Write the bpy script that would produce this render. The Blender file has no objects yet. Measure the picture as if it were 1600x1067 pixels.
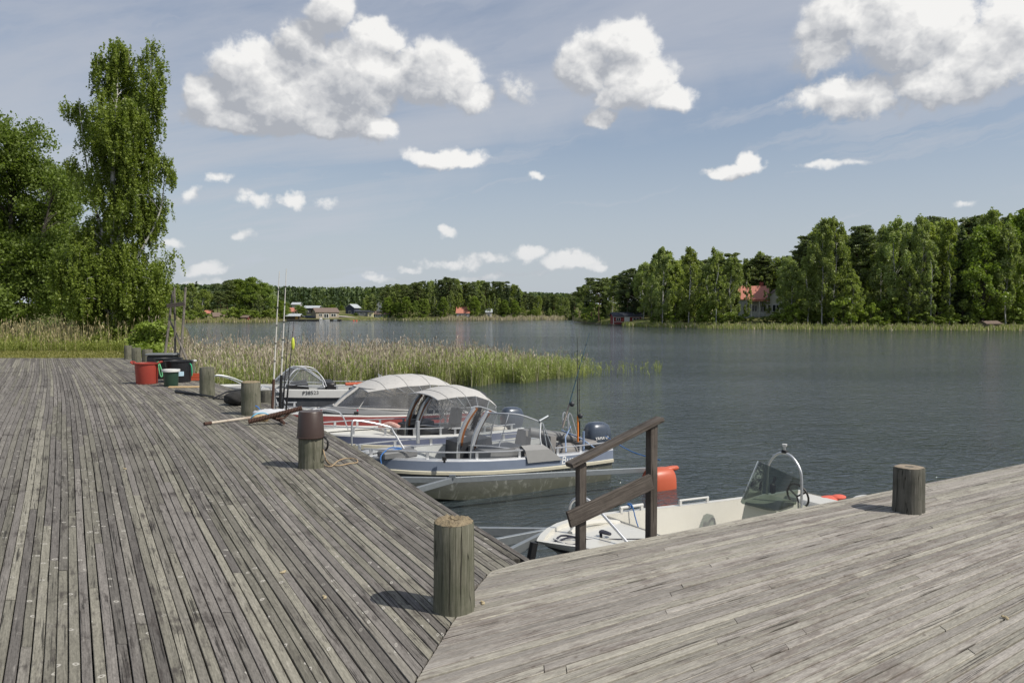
import bpy, math, random
import numpy as np
from mathutils import Vector, Matrix
R = math.radians
rng = np.random.default_rng(7)
random.seed(7)
SC = bpy.context.scene
COL = SC.collection

# ------------------------------------------------------------------ camera
CAM_H = 1.66            # eye height above the deck boards (deck top is z = 0)
WATER = -1.55
F = 1200.0
PITCH = math.atan(43.5 / F)
cd = bpy.data.cameras.new("camera"); cam = bpy.data.objects.new("camera", cd); COL.objects.link(cam)
cd.sensor_width = 36; cd.lens = 27.0; cd.clip_start = 0.05; cd.clip_end = 20000
cam.location = (0, 0, CAM_H); cam.rotation_euler = (math.pi / 2 - PITCH, 0, 0)
SC.camera = cam

# ------------------------------------------------------------------ sun, sky, exposure
SUN_EL = R(49.0); SUN_AZ = math.atan2(.916, -.401)
S_DIR = Vector((math.cos(SUN_EL) * math.sin(SUN_AZ), math.cos(SUN_EL) * math.cos(SUN_AZ), math.sin(SUN_EL)))
sl = bpy.data.lights.new("sun", 'SUN'); so = bpy.data.objects.new("sun", sl); COL.objects.link(so)
sl.energy = 4.3; sl.angle = R(0.55); sl.color = (1.0, .945, .85)
so.rotation_euler = S_DIR.to_track_quat('Z', 'Y').to_euler(); so.location = (20, -10, 30)
SC.view_settings.view_transform = 'Standard'; SC.view_settings.look = 'None'
SC.view_settings.gamma = 1; SC.view_settings.use_curve_mapping = False
SC.view_settings.exposure = 0.0
SC.cycles.max_bounces = 8; SC.cycles.transparent_max_bounces = 24

class NT:
    def __init__(s, tree): s.t = tree; s.n = tree.nodes; s.l = tree.links
    def new(s, typ, **kw):
        nd = s.n.new(typ)
        for k, v in kw.items(): setattr(nd, k, v)
        return nd
    def put(s, sock, v):
        if v is None: return
        if isinstance(v, bpy.types.NodeSocket): s.l.new(v, sock)
        elif isinstance(v, (tuple, list)):
            sock.default_value = tuple(v) + (1,) if sock.type == 'RGBA' and len(v) == 3 else tuple(v)
        else: sock.default_value = v
    def m(s, op, a, b=None, c=None, clamp=False):
        nd = s.new('ShaderNodeMath', operation=op, use_clamp=clamp)
        for i, v in enumerate((a, b, c)): s.put(nd.inputs[i], v)
        return nd.outputs[0]
    def v(s, op, a, b=None, c=None):
        nd = s.new('ShaderNodeVectorMath', operation=op)
        if op == 'SCALE': s.put(nd.inputs[0], a); s.put(nd.inputs[3], b)
        else:
            for i, x in enumerate((a, b, c)): s.put(nd.inputs[i], x)
        return nd.outputs[1] if op in ('DOT_PRODUCT', 'LENGTH', 'DISTANCE') else nd.outputs[0]
    def xyz(s, x, y, z=0.0):
        nd = s.new('ShaderNodeCombineXYZ'); s.put(nd.inputs[0], x); s.put(nd.inputs[1], y); s.put(nd.inputs[2], z); return nd.outputs[0]
    def sep(s, v):
        nd = s.new('ShaderNodeSeparateXYZ'); s.put(nd.inputs[0], v); return nd.outputs
    def noise(s, vec, scale, detail=3, rough=.5, dist=0, dims='3D', out=0):
        nd = s.new('ShaderNodeTexNoise', noise_dimensions=dims)
        s.put(nd.inputs['Vector'], vec); s.put(nd.inputs['Scale'], scale); nd.inputs['Detail'].default_value = detail
        nd.inputs['Roughness'].default_value = rough; nd.inputs['Distortion'].default_value = dist
        return nd.outputs[out]
    def mix(s, f, a, b, blend='MIX'):
        nd = s.new('ShaderNodeMix', data_type='RGBA', blend_type=blend)
        s.put(nd.inputs[0], f); s.put(nd.inputs[6], a); s.put(nd.inputs[7], b); return nd.outputs[2]
    def ss(s, x, a, b, lo=0.0, hi=1.0):
        nd = s.new('ShaderNodeMapRange', interpolation_type='SMOOTHSTEP')
        for i, v in enumerate((x, a, b, lo, hi)): s.put(nd.inputs[i], v)
        return nd.outputs[0]

world = bpy.data.worlds.new("World"); SC.world = world; world.use_nodes = True
def build_world():
    nt = NT(world.node_tree); nt.n.clear()
    out = nt.new('ShaderNodeOutputWorld')
    sky = nt.new('ShaderNodeTexSky', sky_type='NISHITA', sun_disc=False)
    sky.sun_elevation = SUN_EL; sky.sun_rotation = SUN_AZ; sky.air_density = 1.0; sky.dust_density = 1.6; sky.ozone_density = 1.2
    bg1 = nt.new('ShaderNodeBackground'); nt.put(bg1.inputs[0], sky.outputs[0]); bg1.inputs[1].default_value = 0.11
    tc = nt.new('ShaderNodeTexCoord'); d = tc.outputs['Generated']
    dx, dy, dz = nt.sep(d)
    az = nt.m('ARCTAN2', dx, dy); el = nt.m('ARCSINE', dz)
    P = nt.xyz(az, el, 0)
    # gentle warp of the outline of every cloud
    w1 = nt.noise(d, 9, 3, .55, out=1); w2 = nt.noise(d, 34, 3, .6, out=1)
    W = nt.v('ADD', nt.v('SCALE', nt.v('SUBTRACT', w1, (.5, .5, .5)), .075), nt.v('SCALE', nt.v('SUBTRACT', w2, (.5, .5, .5)), .026))
    W = nt.v('MULTIPLY', W, (1, .8, 0))
    # cumulus lobes: position and size as azimuth / elevation
    E = [(515, 22, 48, 42, 1.0), (470, 70, 62, 42, 1.0), (585, 60, 45, 30, .9), (395, 112, 88, 56, 1.0), (330, 158, 50, 42, 1.0), (440, 150, 135, 66, 1.15),
         (560, 128, 115, 64, 1.15), (680, 125, 82, 54, 1.05), (738, 158, 46, 30, .9), (660, 150, 90, 30, 1.0), (385, 190, 110, 26, 1.0), (500, 190, 115, 28, 1.0), (594, 210, 46, 24, .9),
         (985, 68, 62, 40, 1.0), (920, 100, 48, 46, .95), (1000, 125, 68, 48, 1.1), (1052, 155, 46, 24, .9), (965, 150, 50, 26, 1.0), (936, 184, 22, 22, .8),
         (1420, 50, 125, 62, 1.1), (1310, 28, 75, 42, .8), (1545, 85, 95, 55, 1.1), (1480, 122, 120, 34, 1.0), (1330, 150, 110, 34, .75), (1275, 70, 55, 60, .7), (1585, 35, 70, 50, 1.1),
         (705, 246, 68, 17, .8), (1150, 262, 62, 15, .8), (1172, 248, 30, 16, .9), (345, 281, 32, 14, .55), (294, 303, 17, 15, .5), (398, 321, 44, 14, .55),
         (453, 319, 17, 17, .65), (848, 281, 24, 9, .5), (697, 362, 17, 12, .6), (755, 402, 34, 8, .42), (640, 412, 30, 8, .45), (925, 418, 30, 10, .55), (505, 320, 24, 8, .35), (300, 447, 60, 7, .4), (375, 379, 22, 9, .4), (812, 135, 34, 28, .42), (692, 405, 66, 12, .5),
         (888, 410, 58, 17, .7), (825, 395, 40, 13, .65), (262, 381, 20, 11, .55), (322, 426, 40, 12, .5), (1290, 258, 48, 8, .4), (1510, 312, 30, 8, .4),
         (585, 433, 34, 8, .45), (765, 428, 90, 7, .3), (140, -60, 120, 50, 1.), (-260, 90, 200, 90, 1.), (1000, -190, 190, 90, 1.), (1900, 180, 160, 60, 1.), (600, -420, 220, 110, 1.)]
    def cae(px, py):
        v = Vector(((px - 800) / F, 1, 0)); vy = (533.5 - py) / F
        x, y, z = v.x, math.cos(PITCH) + vy * math.sin(PITCH), vy * math.cos(PITCH) - math.sin(PITCH)
        r = math.sqrt(x * x + y * y + z * z); return math.atan2(x, y), math.asin(z / r)
    def field(PP, EE=E):
        f = None
        for (px, py, rx, ry, w) in EE:
            a, e = cae(px, py); k = 1 / (1 + ((px - 800) / F) ** 2)
            sx, sy = F / rx / k, F / ry / math.sqrt(k)
            q = nt.v('MULTIPLY_ADD', PP, (sx, sy, 0), (-a * sx, -e * sy, 0))
            g = nt.m('MULTIPLY_ADD', nt.v('DOT_PRODUCT', q, q), -w, w)
            f = g if f is None else nt.m('MAXIMUM', f, g)
        return nt.m('MAXIMUM', f, -1.6)
    def billow(dd):
        vo = nt.new('ShaderNodeTexVoronoi', feature='SMOOTH_F1', normalize=True)
        nt.put(vo.inputs['Vector'], dd); vo.inputs['Scale'].default_value = 15; vo.inputs['Detail'].default_value = 3.5
        vo.inputs['Roughness'].default_value = .6; vo.inputs['Lacunarity'].default_value = 2.2; vo.inputs['Smoothness'].default_value = .35
        return nt.m('SUBTRACT', 1.0, vo.outputs[0])
    dw = nt.v('ADD', d, nt.v('SCALE', nt.v('SUBTRACT', w2, (.5, .5, .5)), .02))
    dw = nt.v('MULTIPLY', dw, (1, 1, 1.25))
    Lo = (.010, -.004, .014)                                # towards the sun, as seen across the sky
    B0 = billow(dw); B1 = billow(nt.v('ADD', dw, Lo))
    f0 = field(nt.v('ADD', P, W)); f1 = field(nt.v('ADD', nt.v('ADD', P, W), (.013, .022, 0)))
    fine = nt.noise(d, 95, 5, .62)
    D = nt.m('ADD', nt.m('MULTIPLY_ADD', B0, 1.5, -.98), nt.m('ADD', f0, nt.m('MULTIPLY_ADD', fine, .95, -.475)))
    alpha = nt.m('MULTIPLY', nt.ss(D, .0, .58), nt.ss(f0, -.25, .55, .25, 1.0))
    relief = nt.m('MULTIPLY', nt.m('SUBTRACT', B0, B1), 2.9)
    big = nt.m('MULTIPLY', nt.m('SUBTRACT', f0, nt.m('MAXIMUM', f1, -.35)), .95)
    patch = nt.m('MULTIPLY_ADD', nt.noise(d, 7, 4, .6), 1.9, -.95)
    fsh = nt.m('MULTIPLY_ADD', fine, .35, -.175)
    sh = nt.m('ADD', nt.m('ADD', relief, big), nt.m('ADD', nt.m('ADD', patch, fsh), .38), clamp=True)
    ccol = nt.mix(sh, (.42, .44, .48), (.93, .92, .90))
    # far clouds near the horizon go duller
    far = nt.ss(el, .02, .2)
    ccol = nt.mix(far, nt.mix(.45, ccol, (.56, .59, .63)), ccol)
    # thin high veil
    ez = nt.m('MAXIMUM', dz, .02)
    q = nt.xyz(nt.m('DIVIDE', dx, nt.m('ADD', ez, .12)), nt.m('DIVIDE', dy, nt.m('ADD', ez, .12)), 0)
    rot = nt.new('ShaderNodeVectorRotate', rotation_type='Z_AXIS'); nt.put(rot.inputs[0], q); rot.inputs['Angle'].default_value = R(24)
    st = nt.v('MULTIPLY', rot.outputs[0], (.42, 1.5, 1))
    v1 = nt.noise(st, 1.1, 7, .62, .35); v2 = nt.noise(q, .35, 3, .5)
    veil = nt.ss(nt.m('ADD', nt.m('MULTIPLY', v1, .75), nt.m('MULTIPLY', v2, .55)), .42, .74)
    hz = nt.ss(el, .0, .38, 1.0, 0.0)
    rs = nt.new('ShaderNodeVectorRotate', rotation_type='Z_AXIS'); nt.put(rs.inputs[0], nt.v('ADD', P, nt.v('SCALE', W, .8))); rs.inputs['Angle'].default_value = R(-11)
    cir = nt.ss(nt.noise(nt.v('MULTIPLY', rs.outputs[0], (1.7, 15, 1)), 1.6, 7, .6, .3), .38, .66)
    # the clear blue band low in the sky, clear towards the right-hand shore
    rb = nt.new('ShaderNodeVectorRotate', rotation_type='Z_AXIS'); nt.put(rb.inputs[0], nt.v('ADD', P, nt.v('SCALE', W, 1.5))); rb.inputs['Angle'].default_value = R(-9)
    blue = nt.v('MULTIPLY_ADD', rb.outputs[0], (2.3, 8.5, 0), (-.72, -1.05, 0))
    bm = nt.ss(nt.v('DOT_PRODUCT', blue, blue), 0.0, 1.6, .66, 0.0)
    veil = nt.m('MULTIPLY_ADD', veil, nt.m('SUBTRACT', .80, bm), .16)
    veil = nt.m('MULTIPLY', nt.m('MAXIMUM', veil, nt.m('MULTIPLY', cir, .80)), nt.ss(el, .42, 1.1, 1.0, .35))
    veil = nt.m('MAXIMUM', veil, nt.m('MULTIPLY', hz, .85))
    vcol = nt.mix(hz, (.43, .47, .555), (.52, .57, .63))
    bg2 = nt.new('ShaderNodeBackground'); nt.put(bg2.inputs[0], vcol); bg2.inputs[1].default_value = 1.0
    bg3 = nt.new('ShaderNodeBackground'); nt.put(bg3.inputs[0], ccol); bg3.inputs[1].default_value = 1.0
    m1 = nt.new('ShaderNodeMixShader'); nt.put(m1.inputs[0], veil); nt.l.new(bg1.outputs[0], m1.inputs[1]); nt.l.new(bg2.outputs[0], m1.inputs[2])
    m2 = nt.new('ShaderNodeMixShader'); nt.put(m2.inputs[0], nt.m('MULTIPLY', alpha, .96)); nt.l.new(m1.outputs[0], m2.inputs[1]); nt.l.new(bg3.outputs[0], m2.inputs[2])
    nt.l.new(m2.outputs[0], out.inputs[0])
build_world()
world.cycles.sampling_method = 'MANUAL'; world.cycles.sample_map_resolution = 512

# ------------------------------------------------------------------ helpers
def ray(px, py):
    u, v = (px - 800) / F, (533.5 - py) / F
    return Vector((u, math.cos(PITCH) + v * math.sin(PITCH), v * math.cos(PITCH) - math.sin(PITCH)))
def at_z(px, py, z):
    d = ray(px, py); t = (z - CAM_H) / d.z; return Vector((d.x * t, d.y * t, z))
def at_y(px, py, Y):
    d = ray(px, py); t = Y / d.y; return Vector((d.x * t, Y, CAM_H + d.z * t))

def tag(o, label=None, cat=None, group=None, kind=None):
    if label: o['label'] = label
    if cat: o['category'] = cat
    if group: o['group'] = group
    if kind: o['kind'] = kind
    return o
def thing(name, label, cat, loc=(0, 0, 0), rz=0.0, group=None):
    o = bpy.data.objects.new(name, None); COL.objects.link(o); o.location = loc; o.rotation_euler = (0, 0, rz)
    o.empty_display_size = .1
    return tag(o, label, cat, group)
def copy_tree(o, parent=None):
    c = o.copy(); COL.objects.link(c)
    if parent is not None: c.parent = parent
    for ch in list(o.children): copy_tree(ch, c)
    return c

class MB:
    """collects shapes, then links them as one mesh object"""
    def __init__(s): s.v = []; s.f = []; s.mi = []; s.cm = 0
    def add(s, vs, fs, mi=None):
        o = len(s.v); s.v += [tuple(p) for p in vs]
        for f in fs: s.f.append(tuple(i + o for i in f)); s.mi.append(s.cm if mi is None else mi)
        return s
    def box(s, c, d, rz=0, rot=None, bev=0.0, taper=1.0):
        x, y, z = d[0] / 2, d[1] / 2, d[2] / 2
        M = rot if rot is not None else Matrix.Rotation(rz, 3, 'Z'); c = Vector(c)
        if bev <= 0:
            P = [(sx * x * (taper if sz > 0 else 1), sy * y * (taper if sz > 0 else 1), sz * z) for sz in (-1, 1) for sx, sy in ((-1, -1), (1, -1), (1, 1), (-1, 1))]
            Fs = [(3, 2, 1, 0), (4, 5, 6, 7), (0, 1, 5, 4), (1, 2, 6, 5), (2, 3, 7, 6), (3, 0, 4, 7)]
        else:
            b = min(bev, x * .9, y * .9, z * .9); P = []
            for zz, ins in ((-z, b), (-z + b, 0), (z - b, 0), (z, b)):
                xx, yy = x - ins, y - ins
                for px, py in ((-xx + (b if not ins else 0), -yy), (xx - (b if not ins else 0), -yy), (xx, -yy + (b if not ins else 0)), (xx, yy - (b if not ins else 0)),
                               (xx - (b if not ins else 0), yy), (-xx + (b if not ins else 0), yy), (-xx, yy - (b if not ins else 0)), (-xx, -yy + (b if not ins else 0))):
                    P.append((px, py, zz))
            Fs = [tuple(range(7, -1, -1)), tuple(range(24, 32))]
            for k in range(3):
                for i in range(8): j = (i + 1) % 8; Fs.append((k * 8 + i, k * 8 + j, k * 8 + 8 + j, k * 8 + 8 + i))
        return s.add([c + M @ Vector(p) for p in P], Fs)
    def bar(s, a, b, w, h=None, bev=0.0, up=(0, 0, 1)):
        """square bar from a to b, w wide and h high"""
        a, b = Vector(a), Vector(b); h = h or w; X = (b - a).normalized(); up = Vector(up)
        if abs(X.dot(up)) > .98: up = Vector((0, 1, 0))
        Y = up.cross(X).normalized(); Z = X.cross(Y)
        M = Matrix((X, Y, Z)).transposed()
        return s.box((a + b) / 2, ((b - a).length, w, h), rot=M, bev=bev)
    def tube(s, pts, r, n=8, caps=True, smooth=0):
        pts = [Vector(p) for p in pts]
        if smooth: pts = spline(pts, smooth)
        rs = r if isinstance(r, (list, tuple)) else [r] * len(pts)
        if len(rs) != len(pts): rs = list(np.interp(np.linspace(0, 1, len(pts)), np.linspace(0, 1, len(rs)), rs))
        T = [(pts[min(i + 1, len(pts) - 1)] - pts[max(i - 1, 0)]).normalized() for i in range(len(pts))]
        up = Vector((0, 0, 1)) if abs(T[0].z) < .9 else Vector((1, 0, 0))
        nrm = (up - T[0] * up.dot(T[0])).normalized(); V = []; Fs = []
        for i, p in enumerate(pts):
            nrm = (nrm - T[i] * nrm.dot(T[i])).normalized(); b = T[i].cross(nrm)
            for k in range(n):
                a = 2 * math.pi * k / n; V.append(p + (nrm * math.cos(a) + b * math.sin(a)) * rs[i])
        for i in range(len(pts) - 1):
            for k in range(n): j = (k + 1) % n; Fs.append((i * n + k, i * n + j, (i + 1) * n + j, (i + 1) * n + k))
        if caps: Fs.append(tuple(range(n - 1, -1, -1))); Fs.append(tuple((len(pts) - 1) * n + k for k in range(n)))
        return s.add(V, Fs)
    def lathe(s, prof, c=(0, 0, 0), n=24, jit=None):
        c = Vector(c); V = []; Fs = []
        for i, (r, z) in enumerate(prof):
            for k in range(n):
                a = 2 * math.pi * k / n; rr = r * (1 + (jit[k] if jit is not None else 0)); V.append(c + Vector((rr * math.cos(a), rr * math.sin(a), z)))
        for i in range(len(prof) - 1):
            for k in range(n): j = (k + 1) % n; Fs.append((i * n + k, i * n + j, (i + 1) * n + j, (i + 1) * n + k))
        if prof[0][0] > 1e-6: Fs.append(tuple(range(n - 1, -1, -1)))
        if prof[-1][0] > 1e-6: Fs.append(tuple((len(prof) - 1) * n + k for k in range(n)))
        return s.add(V, Fs)
    def loft(s, secs, close=False, caps=False):
        n = len(secs[0]); V = [p for q in secs for p in q]; Fs = []
        for i in range(len(secs) - 1):
            for k in range(n if close else n - 1): j = (k + 1) % n; Fs.append((i * n + k, i * n + j, (i + 1) * n + j, (i + 1) * n + k))
        if caps: Fs.append(tuple(range(n - 1, -1, -1))); Fs.append(tuple((len(secs) - 1) * n + k for k in range(n)))
        return s.add(V, Fs)
    def ellipsoid(s, c, r, nu=14, nv=9, rot=None):
        V = []; Fs = []; c = Vector(c)
        for i in range(nv + 1):
            th = math.pi * i / nv
            for k in range(nu):
                a = 2 * math.pi * k / nu; p = Vector((r[0] * math.sin(th) * math.cos(a), r[1] * math.sin(th) * math.sin(a), r[2] * math.cos(th)))
                V.append(c + (rot @ p if rot is not None else p))
        for i in range(nv):
            for k in range(nu): j = (k + 1) % nu; Fs.append((i * nu + k, (i + 1) * nu + k, (i + 1) * nu + j, i * nu + j))
        return s.add(V, Fs)
    def mesh(s, name, mats, smooth=False):
        me = bpy.data.meshes.new(name); me.from_pydata(s.v, [], s.f)
        for m in (mats if isinstance(mats, (list, tuple)) else [mats]): me.materials.append(m)
        if any(s.mi): me.polygons.foreach_set('material_index', s.mi)
        if smooth:
            me.polygons.foreach_set('use_smooth', [True] * len(me.polygons)); me.set_sharp_from_angle(angle=R(smooth if smooth is not True else 42))
        me.update(); return me
    def build(s, name, mats, parent=None, smooth=False, loc=None):
        o = bpy.data.objects.new(name, s.mesh(name, mats, smooth)); COL.objects.link(o)
        if parent is not None: o.parent = parent
        if loc is not None: o.location = loc
        return o
def spline(P, k):
    """Catmull-Rom through P, k steps per span"""
    out = []
    for i in range(len(P) - 1):
        a, b, c, d = P[max(i - 1, 0)], P[i], P[i + 1], P[min(i + 2, len(P) - 1)]
        for j in range(k):
            t = j / k; out.append(.5 * ((2 * b) + (c - a) * t + (2 * a - 5 * b + 4 * c - d) * t * t + (3 * b - a - 3 * c + d) * t ** 3))
    out.append(P[-1]); return out
def np_mesh(name, V, Fq, mats, attr=None, nper=4, mi=None, mi_smooth=False):
    """mesh from arrays; all faces have nper corners; attr = dict of per-face floats"""
    me = bpy.data.meshes.new(name); V = np.asarray(V, np.float32); Fq = np.asarray(Fq, np.int32)
    me.vertices.add(len(V)); me.vertices.foreach_set('co', V.ravel())
    me.loops.add(Fq.size); me.loops.foreach_set('vertex_index', Fq.ravel())
    me.polygons.add(len(Fq)); me.polygons.foreach_set('loop_start', np.arange(0, Fq.size, nper, dtype=np.int32))
    for m in (mats if isinstance(mats, (list, tuple)) else [mats]): me.materials.append(m)
    if mi is not None: me.polygons.foreach_set('material_index', np.asarray(mi, np.int32))
    for k, a in (attr or {}).items():
        at = me.attributes.new(k, 'FLOAT', 'FACE'); at.data.foreach_set('value', np.asarray(a, np.float32))
    if nper == 4 and not mi_smooth: me.polygons.foreach_set('use_smooth', [False] * len(me.polygons))
    me.update(calc_edges=True); return me
def link(name, me, parent=None):
    o = bpy.data.objects.new(name, me); COL.objects.link(o)
    if parent is not None: o.parent = parent
    return o

# ------------------------------------------------------------------ materials
def newmat(name):
    m = bpy.data.materials.new(name); m.use_nodes = True; nt = NT(m.node_tree); nt.n.clear()
    out = nt.new('ShaderNodeOutputMaterial'); b = nt.new('ShaderNodeBsdfPrincipled'); nt.l.new(b.outputs[0], out.inputs[0])
    return m, nt, b, out
_mc = {}
def M(name, col, rough=.55, metal=0.0, var=.12, scale=6.0, dirt=0.0, dcol=(.08, .07, .05), bump=.05, bscale=60, coat=0.0, rnd=0.0, spec=.5):
    if name in _mc: return _mc[name]
    m, nt, b, out = newmat(name); tc = nt.new('ShaderNodeTexCoord'); o = tc.outputs['Object']
    n = nt.noise(o, scale, 5, .6)
    k = nt.m('MULTIPLY_ADD', n, 2 * var, 1 - var)
    if rnd: oi = nt.new('ShaderNodeObjectInfo'); k = nt.m('MULTIPLY', k, nt.m('MULTIPLY_ADD', oi.outputs['Random'], 2 * rnd, 1 - rnd))
    c = nt.mix(1.0, col, nt.xyz(k, k, k), 'MULTIPLY')
    if dirt:
        dn = nt.noise(o, scale * .7 + 1.3, 8, .72); c = nt.mix(nt.m('MULTIPLY', nt.ss(dn, .48, .72), dirt), c, dcol)
    nt.put(b.inputs['Base Color'], c); b.inputs['Metallic'].default_value = metal
    nt.put(b.inputs['Roughness'], nt.m('MULTIPLY_ADD', n, .25, rough - .12, clamp=True))
    b.inputs['Coat Weight'].default_value = coat; b.inputs['Specular IOR Level'].default_value = spec
    if bump:
        bp = nt.new('ShaderNodeBump'); nt.put(bp.inputs['Height'], nt.noise(o, bscale, 4, .6)); bp.inputs['Strength'].default_value = bump * 4; bp.inputs['Distance'].default_value = .004
        nt.l.new(bp.outputs[0], b.inputs['Normal'])
    _mc[name] = m; return m

def plank_mat(name, greens, greys, light, stain, crackc, spread=.5, own=.5, pale_knots=True, thr=.525):
    """weathered softwood: u runs along the board in metres, v across in metres, rnd is per board"""
    m, nt, b, out = newmat(name)
    uv = nt.new('ShaderNodeUVMap', uv_map='UVMap').outputs[0]
    at = nt.new('ShaderNodeAttribute', attribute_name='rnd', attribute_type='GEOMETRY').outputs['Fac']
    u, v, _ = nt.sep(uv); off = nt.m('MULTIPLY', at, 91.7)
    def r(k): return nt.m('FRACT', nt.m('MULTIPLY', at, k))
    g = nt.noise(nt.xyz(nt.m('MULTIPLY', u, 1.3), nt.m('MULTIPLY', v, 150), off), 1, 6, .65)
    g2 = nt.noise(nt.xyz(nt.m('MULTIPLY', u, 3.5), nt.m('MULTIPLY', v, 36), off), 1, 5, .6, .6)
    geo = nt.new('ShaderNodeNewGeometry').outputs['Position']
    big = nt.noise(geo, .9, 5, .62); mid = nt.noise(geo, 5.5, 6, .68)
    base = nt.mix(nt.ss(r(7.31), .25, .8), greys, greens)
    br = nt.m('MULTIPLY_ADD', r(13.7), spread, 1 - spread / 2)
    br = nt.m('MULTIPLY', br, nt.m('MULTIPLY_ADD', g, 1.0, .5)); br = nt.m('MULTIPLY', br, nt.m('MULTIPLY_ADD', g2, .7, .65))
    c = nt.mix(1, base, nt.xyz(br, br, br), 'MULTIPLY')
    # pale weathered patches, dark damp patches
    c = nt.mix(nt.m('MULTIPLY', nt.ss(nt.m('ADD', nt.m('MULTIPLY', mid, .6), nt.m('MULTIPLY', g2, .4)), .52, .7), .55), c, light)
    c = nt.mix(nt.m('MULTIPLY', nt.ss(nt.m('ADD', nt.m('MULTIPLY', nt.m('ADD', nt.m('MULTIPLY', big, .5), nt.m('MULTIPLY', mid, .5)), 1.05 - own), nt.m('MULTIPLY', nt.noise(nt.xyz(nt.m('MULTIPLY', u, 2.6), nt.m('MULTIPLY', v, 22), off), 1, 6, .7), own)), thr, thr + .11), stain[3]), c, stain[:3])
    spk = nt.noise(nt.xyz(nt.m('MULTIPLY', u, 26), nt.m('MULTIPLY', v, 110), off), 1, 3, .6); k2 = nt.m('MULTIPLY_ADD', nt.ss(spk, .33, .67), .30, .84); c = nt.mix(1, c, nt.xyz(k2, k2, k2), 'MULTIPLY')
    # knots: a pale ring with a darker heart, drawn out along the grain
    kv = nt.new('ShaderNodeTexVoronoi', feature='F1', voronoi_dimensions='2D')
    nt.put(kv.inputs['Vector'], nt.xyz(nt.m('ADD', u, off), nt.m('MULTIPLY_ADD', v, 1.0, nt.m('MULTIPLY', at, 33)))); kv.inputs['Scale'].default_value = 4.6
    kd = nt.m('ADD', nt.m('MULTIPLY', kv.outputs['Distance'], 1 / 4.6), nt.m('MULTIPLY_ADD', nt.noise(nt.xyz(u, v, off), 70, 2), .006, -.003))
    ring = nt.m('MULTIPLY', nt.ss(kd, .006, .0095), nt.ss(kd, .014, .020, 1.0, 0.0)); heart = nt.ss(kd, .004, .007, 1.0, 0.0)
    c = nt.mix(nt.m('MULTIPLY', ring, nt.m('MULTIPLY', nt.ss(r(29.3), .2, .6), .9) if pale_knots else .12), c, nt.mix(.45, light, (.62, .60, .53)))
    c = nt.mix(nt.m('MULTIPLY', heart if pale_knots else nt.m('MULTIPLY', nt.ss(kd, .006, .022, 1.0, 0.0), nt.ss(r(37.1), .35, .7)), .5 if pale_knots else .62), c, (.16, .13, .10) if pale_knots else (.11, .09, .075))
    # drying cracks along the grain
    ck = nt.noise(nt.xyz(nt.m('MULTIPLY', u, 1.7), nt.m('MULTIPLY', v, 95), nt.m('ADD', off, 5)), 1, 3, .55, .5)
    crack = nt.m('MULTIPLY', nt.ss(ck, .57, .615), nt.ss(nt.noise(nt.xyz(nt.m('MULTIPLY', u, 1.3), off, 0), 1, 2), .47, .6))
    c = nt.mix(nt.m('MULTIPLY', crack, .8), c, crackc)
    nt.put(b.inputs['Base Color'], c); b.inputs['Roughness'].default_value = .82; b.inputs['Specular IOR Level'].default_value = .25
    h = nt.m('ADD', nt.m('MULTIPLY', g, .5), nt.m('SUBTRACT', nt.m('MULTIPLY', g2, .35), crack))
    bp = nt.new('ShaderNodeBump'); nt.put(bp.inputs['Height'], h); bp.inputs['Strength'].default_value = .8; bp.inputs['Distance'].default_value = .0022
    nt.l.new(bp.outputs[0], b.inputs['Normal']); return m
PL_L = plank_mat('weathered_board_dark', (.208, .196, .158), (.165, .152, .137), (.33, .31, .275), (.055, .047, .042, .85), (.02, .018, .015), .6)
PL_R = plank_mat('weathered_board_pale', (.300, .283, .238), (.285, .264, .236), (.40, .38, .345), (.17, .145, .128, .80), (.04, .034, .028), .42, .50, False, .51)
def post_mat(name, c1, c2, c3):
    """old upright timber, grain and long splits running up it"""
    m, nt, b, out = newmat(name); o = nt.new('ShaderNodeTexCoord').outputs['Object']; x, y, z = nt.sep(o)
    oi = nt.new('ShaderNodeObjectInfo').outputs['Random']; of = nt.m('MULTIPLY', oi, 40)
    q = nt.xyz(nt.m('MULTIPLY_ADD', x, 26, of), nt.m('MULTIPLY', y, 26), nt.m('MULTIPLY', z, 1.3))
    g = nt.noise(q, 3.4, 6, .72); s = nt.noise(nt.xyz(nt.m('MULTIPLY_ADD', x, 1, of), y, z), 5, 5, .65)
    c = nt.mix(nt.ss(g, .3, .72), c1, c2); c = nt.mix(nt.m('MULTIPLY', nt.ss(s, .42, .68), .6), c, c3)
    ck = nt.noise(nt.xyz(nt.m('MULTIPLY_ADD', x, 17, of), nt.m('MULTIPLY', y, 17), nt.m('MULTIPLY', z, .55)), 1.1, 3, .45, .1); cr = nt.ss(nt.m('ABSOLUTE', nt.m('SUBTRACT', ck, .5)), .0, .010, 1.0, 0.0)
    c = nt.mix(nt.m('MULTIPLY', cr, .85), c, (.015, .014, .01)); nt.put(b.inputs['Base Color'], c); b.inputs['Roughness'].default_value = .85; b.inputs['Specular IOR Level'].default_value = .2
    bp = nt.new('ShaderNodeBump'); nt.put(bp.inputs['Height'], nt.m('SUBTRACT', g, cr)); bp.inputs['Strength'].default_value = .9; bp.inputs['Distance'].default_value = .005
    nt.l.new(bp.outputs[0], b.inputs['Normal']); return m
POST = post_mat('bollard_timber', (.105, .104, .074), (.205, .198, .155), (.085, .092, .06))
POST_D = post_mat('bollard_timber_dark', (.085, .082, .068), (.165, .158, .135), (.06, .062, .048))
RAILW = post_mat('rail_timber', (.070, .060, .052), (.150, .130, .113), (.058, .049, .042))
MOSS = M('lichen_top', (.30, .24, .15), .95, var=.6, scale=70, dirt=1.0, dcol=(.075, .05, .032), bump=.8, bscale=110)
GREYW = post_mat('grey_pole_wood', (.12, .108, .092), (.26, .235, .205), (.08, .072, .06))
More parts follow.
